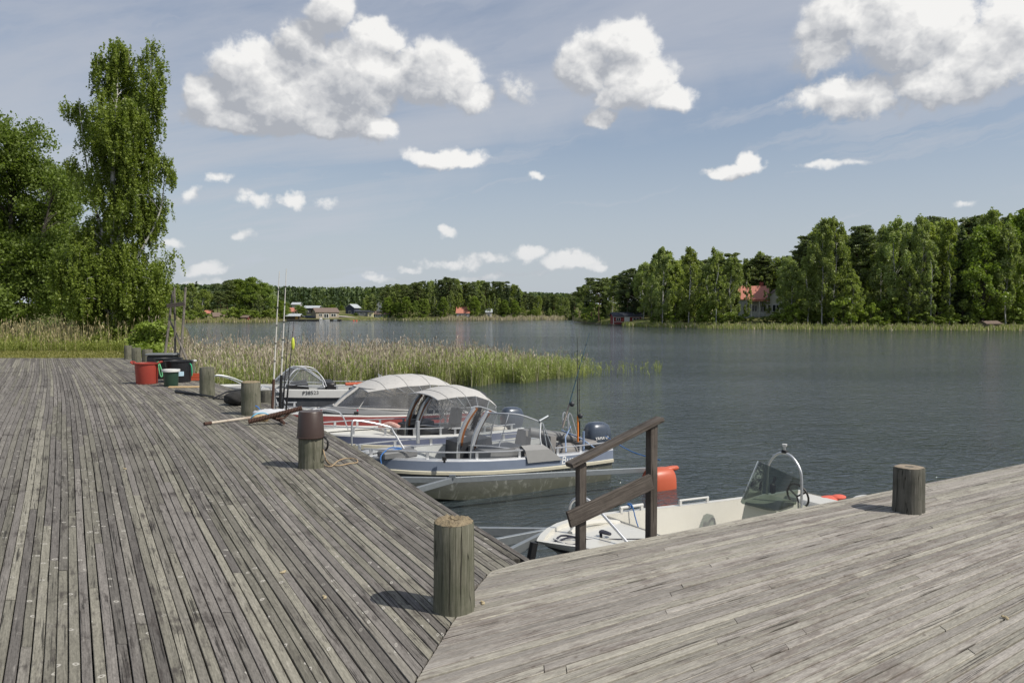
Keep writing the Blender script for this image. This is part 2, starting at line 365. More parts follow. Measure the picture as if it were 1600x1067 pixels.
GALV = M('galvanised_steel', (.27, .295, .31), .42, .55, var=.18, scale=22, dirt=.25, dcol=(.25, .27, .28))
ALU = M('aluminium_tube', (.60, .61, .62), .42, .75, var=.06)
WHITE = M('white_paint', (.58, .58, .56), .38, var=.05, dirt=.15, dcol=(.45, .43, .38))
CREAM = M('cream_gelcoat', (.60, .585, .53), .30, var=.04, scale=3, coat=.3, dirt=.10, dcol=(.5, .46, .36))
DGREY = M('dark_grey_plastic', (.035, .037, .042), .45, var=.15)
MGREY = M('grey_vinyl', (.155, .158, .16), .55, var=.12, scale=9)
BLACK = M('black_rubber', (.012, .012, .013), .5)
def glass(name, tint, alpha, rough=.03):
    """thin clear sheet: lets most light through, mirrors a little sky"""
    m = bpy.data.materials.new(name); m.use_nodes = True; nt = NT(m.node_tree); nt.n.clear(); out = nt.new('ShaderNodeOutputMaterial')
    t = nt.new('ShaderNodeBsdfTransparent'); nt.put(t.inputs[0], tint); g = nt.new('ShaderNodeBsdfGlossy'); nt.put(g.inputs[0], (.9, .9, .9)); g.inputs['Roughness'].default_value = rough
    dd = nt.new('ShaderNodeBsdfDiffuse'); nt.put(dd.inputs[0], (.4, .4, .4))
    o = nt.new('ShaderNodeTexCoord').outputs['Object']; n = nt.noise(o, 5, 4, .6)
    bp = nt.new('ShaderNodeBump'); nt.put(bp.inputs['Height'], n); bp.inputs['Strength'].default_value = .5; bp.inputs['Distance'].default_value = .03; nt.l.new(bp.outputs[0], g.inputs['Normal'])
    fr = nt.new('ShaderNodeFresnel'); fr.inputs[0].default_value = 1.45
    a = nt.new('ShaderNodeMixShader'); nt.put(a.inputs[0], nt.m('MULTIPLY', nt.m('ADD', n, .5), alpha)); nt.l.new(t.outputs[0], a.inputs[1]); nt.l.new(dd.outputs[0], a.inputs[2])
    b = nt.new('ShaderNodeMixShader'); nt.put(b.inputs[0], nt.m('MULTIPLY_ADD', fr.outputs[0], 1.0, .02)); nt.l.new(a.outputs[0], b.inputs[1]); nt.l.new(g.outputs[0], b.inputs[2])
    nt.l.new(b.outputs[0], out.inputs[0]); return m
GLASS = glass('clear_screen', (.86, .88, .88), .16); VINYL = glass('clear_vinyl', (.84, .84, .84), .15, .06); TINT = glass('smoked_screen', (.20, .25, .21), .05)

# ------------------------------------------------------------------ land and water
def shore_dist(px):
    return np.interp(px, [-400, 230, 285, 300, 330, 430, 440, 540, 600, 640, 880, 893, 897, 915, 940, 1000, 1150, 1300, 1600, 2100],
                     [262, 262, 262, 285, 285, 300, 335, 335, 392, 384, 400, 470, 307, 262, 235, 190, 162, 155, 148, 140])
def land_h(px, d):
    """height of the ground, from the viewing azimuth (as px) and depth d"""
    D = shore_dist(px); s = d - D
    beach = np.clip(s, -6, 3) * .28
    hill = np.clip(s - 3, 0, None)
    slope = np.interp(px, [240, 420, 450, 610, 660, 880, 1000, 1150, 1400, 1600], [.05, .05, .035, .035, .045, .05, .06, .06, .065, .06])
    cap = np.interp(px, [200, 430, 600, 900, 1000, 1600], [15, 17, 17, 10, 13, 16])
    far = WATER + beach + cap * (1 - np.exp(-hill * slope / cap))
    far = np.where(s < -6, -3.4, far)
    # near bank on the left
    e = np.clip((px - (255 + np.interp(d, [20, 60, 200], [-45, 25, 0]))) / 60, 0, 1); e = e * e * (3 - 2 * e)
    near = -.06 + np.clip((d - 34) / 20, 0, 1) * -.95 + np.clip((d - 60) / 150, 0, 1) * 2.0
    bank = near * (1 - e) + -3.4 * e
    bank = np.where(d < 27.6, -2.9, bank)
    return np.maximum(far, bank)
def build_land():
    azs = np.concatenate([np.linspace(-math.pi, -.8, 40, endpoint=False), np.linspace(-.8, .8, 420), np.linspace(.8, math.pi, 41)[1:]])
    ds = np.concatenate([[.5, 8, 20, 27.3, 27.9], np.linspace(29, 75, 60), np.geomspace(77, 6000, 170)])
    A, Dd = np.meshgrid(azs, ds, indexing='ij')
    px = 800 + F * np.tan(np.clip(A, -1.15, 1.15)); cosA = np.maximum(np.cos(A), .25)
    X, Y = Dd * np.sin(A) / cosA, Dd * np.cos(A) / cosA
    dd = Dd
    Z = land_h(px, dd)
    nz = .35 * np.sin(X * .21 + 1) * np.cos(Y * .17) + .2 * np.sin(X * .53) * np.sin(Y * .47 + 2)
    Z = Z + np.where(dd > 60, nz * np.clip((Z - WATER) / 3, 0, 1), .05 * nz)
    na, nd = A.shape; V = np.stack([X, Y, Z], -1).reshape(-1, 3)
    i, j = np.meshgrid(np.arange(na - 1), np.arange(nd - 1), indexing='ij'); a = i * nd + j
    Q = np.stack([a, a + 1, a + nd + 1, a + nd], -1).reshape(-1, 4)[:, ::-1]
    m, nt, b, out = newmat('meadow_ground'); g = nt.new('ShaderNodeNewGeometry').outputs['Position']; x, y, z = nt.sep(g)
    n = nt.noise(g, .35, 6, .65); n2 = nt.noise(g, 9, 5, .7); n3 = nt.noise(g, .045, 4, .6)
    c = nt.mix(nt.ss(n, .35, .65), (.085, .105, .028), (.15, .145, .055)); c = nt.mix(nt.m('MULTIPLY', nt.ss(n2, .4, .7), .5), c, (.23, .20, .10))
    c = nt.mix(nt.ss(n3, .5, .62), c, (.06, .085, .02))
    c = nt.mix(nt.ss(z, WATER + .05, WATER + .5, 1.0, 0.0), c, (.09, .08, .055))
    nt.put(b.inputs['Base Color'], c); b.inputs['Roughness'].default_value = .95; b.inputs['Specular IOR Level'].default_value = .1
    bp = nt.new('ShaderNodeBump'); nt.put(bp.inputs['Height'], n2); bp.inputs['Strength'].default_value = .8; bp.inputs['Distance'].default_value = .06; nt.l.new(bp.outputs[0], b.inputs['Normal'])
    me = np_mesh('ground', V, Q, m); me.polygons.foreach_set('use_smooth', [True] * len(me.polygons))
    tag(link('ground', me), 'green and straw coloured meadow ground running round the lake', None, None, 'structure')
build_land()
def build_water():
    mb = MB(); n = 96; mb.lathe([(0.01, 0), (40, 0), (400, 0), (6000, 0)], (0, 0, WATER), n); mb.f = mb.f[:-1] if len(mb.f[-1]) > 4 else mb.f; mb.mi = mb.mi[:len(mb.f)]
    m, nt, b, out = newmat('lake_water'); g = nt.new('ShaderNodeNewGeometry').outputs['Position']; x, y, z = nt.sep(g)
    rot = nt.new('ShaderNodeVectorRotate', rotation_type='Z_AXIS'); nt.put(rot.inputs[0], g); rot.inputs['Angle'].default_value = R(-18)
    q = nt.v('MULTIPLY', rot.outputs[0], (.8, 1.25, 1))
    w = nt.m('SUBTRACT', 1.0, nt.m('ABSOLUTE', nt.m('MULTIPLY_ADD', nt.noise(q, 1.9, 4, .55, .5), 2.0, -1.0))); w2 = nt.noise(q, 6.0, 4, .6, .7); w3 = nt.noise(q, .28, 2, .5)
    gust = nt.ss(nt.noise(nt.v('MULTIPLY', g, (.03, .07, 1)), 1, 4, .55), .33, .62, .55, 1.1)
    calm = nt.m('MULTIPLY', nt.ss(y, 9, 20, .5, 1.0), nt.ss(y, 35, 260, 1.0, .5))       # sheltered between the pier and the boats
    h = nt.m('ADD', nt.m('MULTIPLY', w, .115), nt.m('ADD', nt.m('MULTIPLY', w2, .068), nt.m('MULTIPLY', w3, .16)))
    h = nt.m('MULTIPLY', h, nt.m('MULTIPLY', gust, calm))
    bp = nt.new('ShaderNodeBump'); nt.put(bp.inputs['Height'], h); bp.inputs['Strength'].default_value = 1.0; bp.inputs['Distance'].default_value = 1.0
    nt.put(b.inputs['Base Color'], (.034, .046, .052)); b.inputs['Roughness'].default_value = .06; b.inputs['IOR'].default_value = 1.52; b.inputs['Specular IOR Level'].default_value = .5
    nt.l.new(bp.outputs[0], b.inputs['Normal'])
    o = mb.build('water', m); tag(o, 'rippled grey blue lake water with small wind waves', None, None, 'structure')
build_water()

# ------------------------------------------------------------------ decks of the quay
# lines of the left deck in plan: (y, x) of an inner board joint and of the quay edge
AY = [-6, 0, 3.45, 4.43, 7.97, 13.8, 16.3, 20.5, 28.8, 34]; AX = [3.2, -.03, -1.96, -2.53, -4.56, -7.95, -9.44, -11.98, -17.1, -20.3]
CY = [-6, 0, 3.45, 5.1, 6.41, 8.13, 9.26, 10.65, 14.33, 17.9, 21, 28.8, 34]; CX = [5.3, 2.45, .90, .10, -.55, -1.32, -1.86, -2.58, -4.62, -6.86, -8.8, -13.65, -16.9]
def smooth_tab(Y, X, k=1.6):
    ys = np.linspace(-6, 34, 401); xs = np.interp(ys, Y, X); w = int(k / .1); ker = np.ones(w) / w
    pad = np.concatenate([xs[0] + (xs[1] - xs[0]) * np.arange(-w, 0), xs, xs[-1] + (xs[-1] - xs[-2]) * np.arange(1, w + 1)])
    pad = np.convolve(np.convolve(pad, ker, 'same'), ker, 'same')
    return ys, pad[w:w + len(xs)]
_ay, _ax = smooth_tab(AY, AX); _cy, _cx = smooth_tab(CY, CX)
def XL(s, y):
    a = np.interp(y, _ay, _ax); c = np.interp(y, _cy, _cx); return a + (c - a) * s
SEAM = ([-3, 2, 3.45, 4.115, 4.65, 4.9, 5.02, 5.16], [-1.55, -.71, -.43, -.315, -.205, -.14, .02, .14])     # x of the joint between the two decks, by y
def seam_x(y): return np.interp(y, *SEAM)
def YR(t, x):
    """right deck: t = 0 is the outer edge, t = 1 an inner joint"""
    e = np.interp(x, [-8, -.4, .129, 2.785, 5.63, 12], [.6, 4.80, 5.135, 6.71, 8.44, 12.4]); i = 1.99 + .722 * x
    return e + (i - e) * t

def board(pts_a, pts_b, th, bev, z0, us, r):
    """a board between two plan polylines a (one side) and b (other side)"""
    V = []; uv = []; n = len(pts_a)
    for k in range(n):
        a, b = Vector(pts_a[k]), Vector(pts_b[k]); w = (b - a).length; e = (b - a) / w; zz = z0 + pts_a_z(us[k], r)
        for f, dz in ((0, -th), (0, -bev), (bev, 0), (w - bev, 0), (w, -bev), (w, -th)):
            p = a + e * f; V.append((p.x, p.y, zz + dz)); uv.append((us[k] + r * 50, f if dz > -th else f + .01))
    Fq = []
    for k in range(n - 1):
        for i in range(5): Fq.append((k * 6 + i, k * 6 + i + 1, (k + 1) * 6 + i + 1, (k + 1) * 6 + i)[::-1])
    caps = [[0, 1, 2, 3], [0, 3, 4, 5]]
    for c in caps: Fq.append(tuple(c)); Fq.append(tuple((n - 1) * 6 + i for i in c[::-1]))
    return V, Fq, uv
def pts_a_z(u, r): return .0016 * math.sin(u * 2.1 + r * 60)
def board_mesh(name, items, mat):
    V = []; Q = []; U = []; Rn = []
    for (v, f, uv, r) in items:
        o = len(V); V += v; U += uv; Q += [tuple(i + o for i in q) for q in f]; Rn += [r] * len(f)
    me = np_mesh(name, V, Q, mat, {'rnd': Rn}); ul = me.uv_layers.new(name='UVMap'); U = np.array(U, np.float32)
    ul.data.foreach_set('uv', U[np.array(Q).ravel()].ravel()); return me

def build_left_deck():
    root = thing('quay_deck', 'dark weathered grey board deck sweeping back along the moored boats', None); root['kind'] = 'structure'
    rows = 92; s_w = 1 / 48.0; items = []
    posts = []
    for row in range(-86, 48):
        s0 = row * s_w; s1 = s0 + s_w
        jog = rng.normal(0, .0007)
        y = -1.2 - rng.uniform(0, 3.5)
        while y < 28.7:
            Ln = float(rng.choice([3.6, 4.2, 4.8, 5.4])) * .92
            y0, y1 = y, min(y + Ln, 28.72 + rng.uniform(-.02, .02)); y = y1
            if y1 < -1: continue
            # trim at the joint with the other deck
            sm = (s0 + s1) / 2
            if XL(sm, y1) > seam_x(y1) and y1 < 5.16: continue
            ends = []
            for s in (s0, s1):
                ya = y0 + .002
                if XL(s, ya) > seam_x(ya) and ya < 5.16:
                    lo, hi = ya, max(y1, ya)
                    for _ in range(24):
                        mid = (lo + hi) / 2
                        if mid < 5.16 and XL(s, mid) > seam_x(mid) - .006: lo = mid
                        else: hi = mid
                    ya = hi
                ends.append(ya)
            if max(ends) > y1 - .06: continue
            n = max(2, min(6, int((y1 - y0) / .75) + 1)); A = []; B = []; us = []
            z0 = rng.normal(0, .0011) - .001; g0, g1 = .0021 + abs(rng.normal(0, .0017)), .0021 + abs(rng.normal(0, .0017)); sk = rng.normal(0, .0014)
            wv = rng.normal(0, .0012)
            for k in range(n):
                f = k / (n - 1); ya = ends[0] + (y1 - .003 - ends[0]) * f; yb = ends[1] + (y1 - .003 - ends[1]) * f
                off = sk * (f - .5) + wv * math.sin(f * 5)
                A.append((float(XL(s0, ya)) + g0 + off, ya, 0)); B.append((float(XL(s1, yb)) - g1 + off, yb, 0)); us.append(ya * 1.15)
            near = Vector((A[n // 2][0], A[n // 2][1])).length; r = float(rng.random())
            px = [800 + F * p[0] / p[1] if p[1] > .3 else -999 for p in (A[0], A[-1])]
            vis = (max(px) > -20) and y1 > 3.2
            items.append((near + (0 if vis else 50), board(A, B, .045, .0022, z0, us, r) + (r,)))
    items.sort(key=lambda q: q[0])
    for _, it in items[:296]: link('plank', board_mesh('plank', [it], PL_L), root)
    o = link('plank', board_mesh('plank', [it for _, it in items[296:]], PL_L), root); o['kind'] = 'stuff'; o.name = 'far_planks'
    # carriers under the boards and the edge board
    mb = MB(); y = -1
    while y < 28.4:
        x1 = float(XL(.97, y)) if y > 5.6 else float(seam_x(max(y, -2.5))) - .15
        mb.bar((x1, y, -.135), (float(XL(-1.76, y)), y, -.135), .07, .16); y += .9
    mb.build('joist', POST_D, root)['kind'] = 'stuff'
    ys = np.linspace(5.25, 28.6, 34)
    for k in range(len(ys) - 1):
        a, b = (float(XL(1.006, ys[k])), ys[k], -.135), (float(XL(1.006, ys[k + 1])), ys[k + 1], -.135)
        MB().bar(a, (Vector(b) + (Vector(a) - Vector(b)) * .006), .045, .19, bev=.004).build('fascia_board', POST_D, root)
    for k in range(3, len(ys) - 1, 4):
        MB().tube([(float(XL(.95, ys[k])), ys[k], -3.2), (float(XL(.95, ys[k])), ys[k], -.05 - .18)], .12, 12).build('pile', POST_D, root, smooth=True)
    # packed bank of sleepers closing the space under the far end
    MB().bar((-30, 28.6, -.5), (float(XL(1, 28.6)), 28.6, -.5), .12, .8).build('end_beam', POST_D, root)
build_left_deck()
def build_right_deck():
    root = thing('pier_deck', 'pale sun bleached board deck running out beside the white boat', None); root['kind'] = 'structure'
    t_w = 1 / 41.0; items = []
    def xs_seam(t):          # where this joint line meets the seam
        lo, hi = -1.7, .3
        for _ in range(28):
            m_ = (lo + hi) / 2; yy = float(YR(t, m_))
            if yy > 5.13 : hi_ok = m_ > .10
            else: hi_ok = m_ > seam_x(yy) + .004
            if hi_ok: hi = m_
            else: lo = m_
        return hi
    for row in range(0, 74):
        t0, t1 = row * t_w, (row + 1) * t_w
        xa, xb = xs_seam(t0), xs_seam(t1); x = xa - rng.uniform(0, 3.2)
        while x < 11:
            Ln = float(rng.choice([3.6, 4.2, 4.8, 5.4])) * .9; x0, x1 = x, x + Ln; x = x1
            e0, e1 = max(x0 + .002, xa), max(x0 + .002, xb)
            if max(e0, e1) > x1 - .06: continue
            n = max(2, min(6, int((x1 - min(e0, e1)) / .8) + 1)); A = []; B = []; us = []
            g0, g1 = .0034 + abs(rng.normal(0, .0018)), .0034 + abs(rng.normal(0, .0018)); z0 = rng.normal(0, .0008) - .001; wv = rng.normal(0, .001)
            for k in range(n):
                f = k / (n - 1); p = e0 + (x1 - .002 - e0) * f; q = e1 + (x1 - .002 - e1) * f; off = wv * math.sin(f * 5)
                A.append((q, float(YR(t1, q)) + g1 + off, 0)); B.append((p, float(YR(t0, p)) - g0 + off, 0)); us.append(p * 1.2)
            r = float(rng.random()); c = A[n // 2]; px = [800 + F * v[0] / v[1] if v[1] > .3 else 9999 for v in (A[0], A[-1])]
            vis = min(px) < 1620 and A[-1][1] > 3.2
            items.append((math.hypot(c[0], c[1]) + (0 if vis else 50), board(A, B, .045, .0025, z0, us, r) + (r,)))
    items.sort(key=lambda q: q[0])
    for _, it in items[:290]: link('plank', board_mesh('plank', [it], PL_R), root)
    if items[290:]:
        o = link('far_planks', board_mesh('plank', [it for _, it in items[290:]], PL_R), root); o['kind'] = 'stuff'
    mb = MB()
    for k in range(14):
        x = .3 + k * .8; mb.bar((x, float(YR(0.03, x)), -.135), (x + .9, float(YR(0, x)) - 5, -.135), .07, .16)
    mb.build('joist', POST_D, root)['kind'] = 'stuff'
    for k in range(9):
        x = .2 + k * 1.2; a = Vector((x, float(YR(-.004, x)) + .02, -.14)); b = Vector((x + 1.194, float(YR(-.004, x + 1.194)) + .02, -.14))
        MB().bar(a, b, .045, .19, bev=.004).build('fascia_board', POST_D, root)
        if k % 3 == 1: MB().tube([(x + .2, float(YR(.05, x + .2)), -3.2), (x + .2, float(YR(.05, x + .2)), -.23)], .13, 12).build('pile', POST_D, root, smooth=True)
build_right_deck()

# ------------------------------------------------------------------ bollards
def bollard(px, py, wpx, topy, label, lean=(0, 0), mat=None, chipped=0.0, moss=True):
    """a round timber post; px, py = the middle of its foot in the picture, wpx its width"""
    base = at_z(px, py, 0); r = wpx / 2 * base.y / F; base.y += 0; H = at_y(px, topy, base.y).z
    root = thing('bollard', label, 'bollard', base, 0, 'timber bollards standing along the quay')
    n = 36; jit = [(.05 * math.cos(4 * (k / n * 2 * math.pi) + .6) if chipped else 0) + .022 * math.sin(k * 2.7 + px) + .014 * math.sin(k * 5.3 + 2 * px) + rng.normal(0, .006) for k in range(n)]
    for c in range(3):
        q = int(rng.integers(0, n)); jit[q] -= .05
    P = [(r * 1.03, -.35), (r * 1.02, 0), (r * .99, H * .3), (r * .985, H * .7), (r * .97, H - .012), (r * .93, H)]
    mb = MB().lathe(P, (0, 0, 0), n, jit); vs = [Vector(v) for v in mb.v]
    mb.v = [(v.x + lean[0] * v.z, v.y + lean[1] * v.z, v.z) for v in vs]
    mb.build('post', mat or POST, root, smooth=50)
    tm = MB(); rr = np.linspace(0, r * .955, 6); V = []; Fs = []
    for i, q in enumerate(rr):
        for k in range(n):
            a = 2 * math.pi * k / n; jj = 1 + jit[k]
            z = H + .004 + (rng.normal(0, .0045) if moss else 0) + (.010 if moss and .3 < q / r < .85 else 0) + (-.02 * chipped if i < 2 else 0)
            V.append((q * math.cos(a) * jj + lean[0] * H, q * math.sin(a) * jj + lean[1] * H, z if i < 5 else H - .002))
    for i in range(5):
        for k in range(n): j = (k + 1) % n; Fs.append((i * n + k, (i + 1) * n + k, (i + 1) * n + j, i * n + j))
    tm.add(V, Fs); tm.build('mossy_top' if moss else 'sawn_top', MOSS if moss else (POST_D if not chipped else M('chipped_top', (.28, .23, .17), .95, var=.5, scale=40, dirt=.6)), root, smooth=60)
    return root, r, H
B1 = bollard(709, 950, 65, 814, 'thick green grey bollard with lichen on top at the joint of the two decks')
B2 = bollard(486, 729, 39, 683, 'bollard wearing the upturned brown bucket', moss=False)
B3 = bollard(392.5, 647, 30, 597, 'bollard with a rusty brown rim behind the white rusty pole')
B4 = bollard(324, 618, 22.5, 574, 'pale grey bollard with bare sawn top beside the black handled net', moss=False)
B5 = bollard(1419.5, 798, 45, 729, 'squarish dark grey bollard alone on the pale pier deck', mat=POST_D, chipped=.5, moss=False)
B6 = bollard(200.5, 561, 12, 540, 'farthest of the three small bollards beyond the red tub', moss=False)
B7 = bollard(213.5, 568, 14, 543.5, 'middle one of the three small bollards beyond the red tub', moss=False)
B8 = bollard(230.5, 570, 15.5, 546, 'small bollard nearest the dark lidded tub in the far row', moss=False)
B9 = bollard(295, 590, 19, 566, 'short bollard mostly hidden behind the black tubs', moss=False)
B10 = bollard(416, 628, 17, 610, 'low broken stump of a bollard behind the rusty rimmed bollard', mat=POST_D, moss=False)

# ------------------------------------------------------------------ vegetation
def leaf_mat(name, col, col2, trans=.35, rv=.35, tcol=None):
    m = bpy.data.materials.new(name); m.use_nodes = True; nt = NT(m.node_tree); nt.n.clear(); out = nt.new('ShaderNodeOutputMaterial')
    at = nt.new('ShaderNodeAttribute', attribute_name='rnd', attribute_type='GEOMETRY').outputs['Fac']; oi = nt.new('ShaderNodeObjectInfo').outputs['Random']
    c = nt.mix(at, col, col2); k = nt.m('MULTIPLY', nt.m('MULTIPLY_ADD', nt.m('FRACT', nt.m('MULTIPLY', at, 17.3)), rv, 1 - rv / 2), nt.m('MULTIPLY_ADD', oi, .3, .85))
    c = nt.mix(1, c, nt.xyz(k, k, nt.m('MULTIPLY', k, nt.m('MULTIPLY_ADD', nt.m('FRACT', nt.m('MULTIPLY', oi, 7.7)), .5, .75))), 'MULTIPLY')
    b = nt.new('ShaderNodeBsdfPrincipled'); nt.put(b.inputs['Base Color'], c); b.inputs['Roughness'].default_value = .5; b.inputs['Specular IOR Level'].default_value = .35
    t = nt.new('ShaderNodeBsdfTranslucent'); nt.put(t.inputs[0], nt.mix(1, c, tcol or (1.25, 1.35, .55), 'MULTIPLY'))
    a = nt.new('ShaderNodeMixShader'); a.inputs[0].default_value = trans; nt.l.new(b.outputs[0], a.inputs[1]); nt.l.new(t.outputs[0], a.inputs[2]); nt.l.new(a.outputs[0], out.inputs[0]); return m
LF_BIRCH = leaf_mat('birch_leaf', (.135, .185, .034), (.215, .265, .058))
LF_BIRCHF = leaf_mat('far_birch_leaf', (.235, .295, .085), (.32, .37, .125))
LF_LIME = leaf_mat('fresh_green_leaf', (.165, .235, .038), (.225, .290, .055))
LF_BROAD = leaf_mat('broad_leaf', (.15, .21, .040), (.21, .275, .060), .42)
LF_PINE = leaf_mat('pine_needle', (.125, .16, .065), (.185, .22, .088), .38)
LF_SPR = leaf_mat('spruce_needle', (.055, .085, .030), (.090, .120, .042), .25)
LF_SHRUB = leaf_mat('shrub_leaf', (.18, .25, .045), (.26, .32, .075))
def bark_mat(name, c1, c2, sc, lo, hi):
    m, nt, b, out = newmat(name); o = nt.new('ShaderNodeTexCoord').outputs['Object']
    n = nt.noise(nt.v('MULTIPLY', o, (1, 1, 2.2)), sc, 5, .65); nt.put(b.inputs['Base Color'], nt.mix(nt.ss(n, lo, hi), c1, c2)); b.inputs['Roughness'].default_value = .85; return m
BK_BIRCH = bark_mat('birch_bark', (.50, .49, .46), (.05, .045, .04), 2.2, .52, .60)
BK_PINE = bark_mat('pine_bark', (.16, .085, .045), (.08, .06, .05), 2, .4, .6)
BK_DARK = bark_mat('dark_bark', (.07, .06, .05), (.035, .03, .025), 4, .4, .6)

def leaf_quads(P, size, aspect=1.5, droop=0.0, up=.0, jit=.5):
    """one small quad at each point; droop makes the long axis hang"""
    P = np.asarray(P, np.float32); n = len(P); a = rng.normal(size=(n, 3)); a[:, 2] = a[:, 2] * (1 - droop) - droop * 1.6
    a /= np.linalg.norm(a, axis=1)[:, None] + 1e-9; b = rng.normal(size=(n, 3)); b -= (b * a).sum(1)[:, None] * a
    b /= np.linalg.norm(b, axis=1)[:, None] + 1e-9; s = (size * (1 + rng.uniform(-jit, jit, n)))[:, None]
    h, w = a * s * aspect / 2, b * s / 2
    V = np.stack([P - h, P + w * 1.0 - h * .1, P + h, P - w * 1.0 - h * .1], 1).reshape(-1, 3); Q = np.arange(n * 4).reshape(n, 4); return V, Q
def leaf_obj(name, P, size, mat, rnd=None, **kw):
    V, Q = leaf_quads(P, size, **kw); return np_mesh(name, V, Q, mat, {'rnd': rng.random(len(Q)) if rnd is None else rnd})
def env_r(kind, h):
    if kind == 'birch': return np.where(h > .12, np.sin(np.pi * np.clip((h - .10) / .92, 0, 1) ** .85) ** .75, .0)
    if kind == 'pine': return np.where(h > .42, np.sin(np.pi * np.clip((h - .38) / .66, 0, 1) ** .9) ** .6, 0)
    if kind == 'round': return np.where(h > .05, np.sin(np.pi * np.clip((h + .02) / 1.06, 0, 1) ** .8) ** .55, .0)
def tree_proto(kind, H, Rm, nclump, nleaf, lsize, lmat, bmat, seed, trunk_r=.14, lean=.02):
    """meshes (trunk with limbs, crown) of a far tree of height H"""
    r0 = np.random.default_rng(seed); bend = [(r0.normal(0, lean) * H * f, r0.normal(0, lean) * H * f, H * f * .97) for f in (0, .25, .5, .75, 1)]
    tr = MB().tube(bend, [trunk_r, trunk_r * .8, trunk_r * .6, trunk_r * .35, .02], 7, smooth=3)
    bx, by = [np.array([b[i] for b in bend]) for i in (0, 1)]; fx = np.array([0, .25, .5, .75, 1]); pts = []; lc = []
    if kind == 'spruce':
        z = .06 * H
        while z < H * .985:
            f = z / H; L = Rm * (1 - f) ** .8 * r0.uniform(.8, 1.15) + .12
            for k in range(7):
                a = r0.uniform(0, 2 * math.pi); m_ = max(4, int(nleaf * L / Rm)); t = r0.uniform(.12, 1, m_)
                cx, cy = np.interp(f, fx, bx), np.interp(f, fx, by); q = np.stack([cx + np.cos(a) * L * t, cy + np.sin(a) * L * t, z - .30 * L * t + .12 * L * t * t + r0.normal(0, .10, m_)], 1)
                q[:, :2] += r0.normal(0, .12, (m_, 2)) * L; pts.append(q); lc.append(np.clip(r0.normal(.5, .2), 0, 1) * np.ones(m_))
            z += H * .028 * r0.uniform(.7, 1.3)
    else:
        lob = r0.uniform(0, 2 * math.pi, 4)
        for c in range(nclump):
            lo = .44 if kind == 'pine' else (.16 if kind == 'birch' else .04); h = lo + (1 - lo) * r0.random() ** .85 * .985; rr = float(env_r(kind, np.array(h))) * Rm; a = r0.uniform(0, 2 * math.pi)
            rr *= (1 + .28 * math.cos(2 * a + lob[0] + h * 9) + .18 * math.cos(3 * a + lob[1] + h * 15)); rho = rr * math.sqrt(r0.uniform(.12, 1))
            cx, cy = np.interp(h, fx, bx) + rho * math.cos(a), np.interp(h, fx, by) + rho * math.sin(a); cz = h * H; s = Rm * .23 * r0.uniform(.6, 1.3)
            n = max(6, int(nleaf * r0.uniform(.6, 1.4))); q = r0.normal(size=(n, 3)); q /= np.linalg.norm(q, axis=1)[:, None]; q *= (r0.random((n, 1)) ** .45)
            if kind == 'birch': q *= (s * .8, s * .8, s * 1.5); q[:, 2] -= s * .5
            elif kind == 'pine': q *= (s * 1.3, s * 1.3, s * .55)
            else: q *= (s * 1.1, s * 1.1, s * .9)
            pts.append(q + (cx, cy, cz)); lc.append(np.clip(r0.normal(.5, .28), 0, 1) * np.ones(n))
            if c % 3 == 0 and h > .2:
                hz = max(.12, h - rho / H * 1.1); b0 = Vector((np.interp(hz, fx, bx), np.interp(hz, fx, by), hz * H)); tr.tube([b0, (b0 + Vector((cx, cy, cz))) / 2 + Vector((0, 0, .25)), (cx, cy, cz)], [trunk_r * .3, trunk_r * .2, .02], 4, caps=False)
    P = np.concatenate(pts); L = np.concatenate(lc); L = np.clip(L + rng.normal(0, .15, len(L)), 0, 1)
    crown = leaf_obj('crown', P, lsize, lmat, L, droop=.35 if kind == 'birch' else (.1 if kind == 'pine' else 0), aspect=1.4)
    return tr.mesh('trunk', bmat, True), crown, H
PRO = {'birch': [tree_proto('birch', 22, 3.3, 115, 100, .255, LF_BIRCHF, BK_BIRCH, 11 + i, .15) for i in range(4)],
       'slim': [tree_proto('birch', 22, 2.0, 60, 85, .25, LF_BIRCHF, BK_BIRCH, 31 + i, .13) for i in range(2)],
       'pine': [tree_proto('pine', 22, 3.4, 80, 110, .28, LF_PINE, BK_PINE, 51 + i, .2) for i in range(3)],
       'spruce': [tree_proto('spruce', 22, 3.0, 0, 26, .42, LF_SPR, BK_DARK, 71 + i, .2) for i in range(3)],
       'lush': [tree_proto('round', 18, 4.6, 130, 95, .31, LF_LIME, BK_DARK, 91 + i, .25) for i in range(2)],
       'bush': [tree_proto('round', 4, 2.0, 30, 46, .26, LF_SHRUB, BK_DARK, 95 + i, .06) for i in range(2)]}
GZ = lambda px, d: float(land_h(px, d))
_tn = {'birch': 'birch_tree', 'slim': 'birch_tree', 'pine': 'pine_tree', 'spruce': 'spruce_tree', 'lush': 'leafy_tree', 'bush': 'bush'}
def put_tree(kind, px, d, topy, label, group=None, wide=1.0, hgt=None):
    base = at_y(px, 500, d); gz = GZ(px, d) - .15; H = hgt or (at_y(px, topy, d).z - gz)
    if H < 1.2: return None
    tm, cm, h0 = PRO[kind][int(rng.integers(0, len(PRO[kind])))]
    r = thing(_tn[kind], label, 'bush' if kind == 'bush' else 'tree', (base.x, d, gz), rng.uniform(0, 6.28), group); k = H / h0
    w = k ** .55 * wide * rng.uniform(.88, 1.12) if k < 1.6 else k * wide
    r.scale = (w, w, k); link('trunk', tm, r); link('crown', cm, r); return r
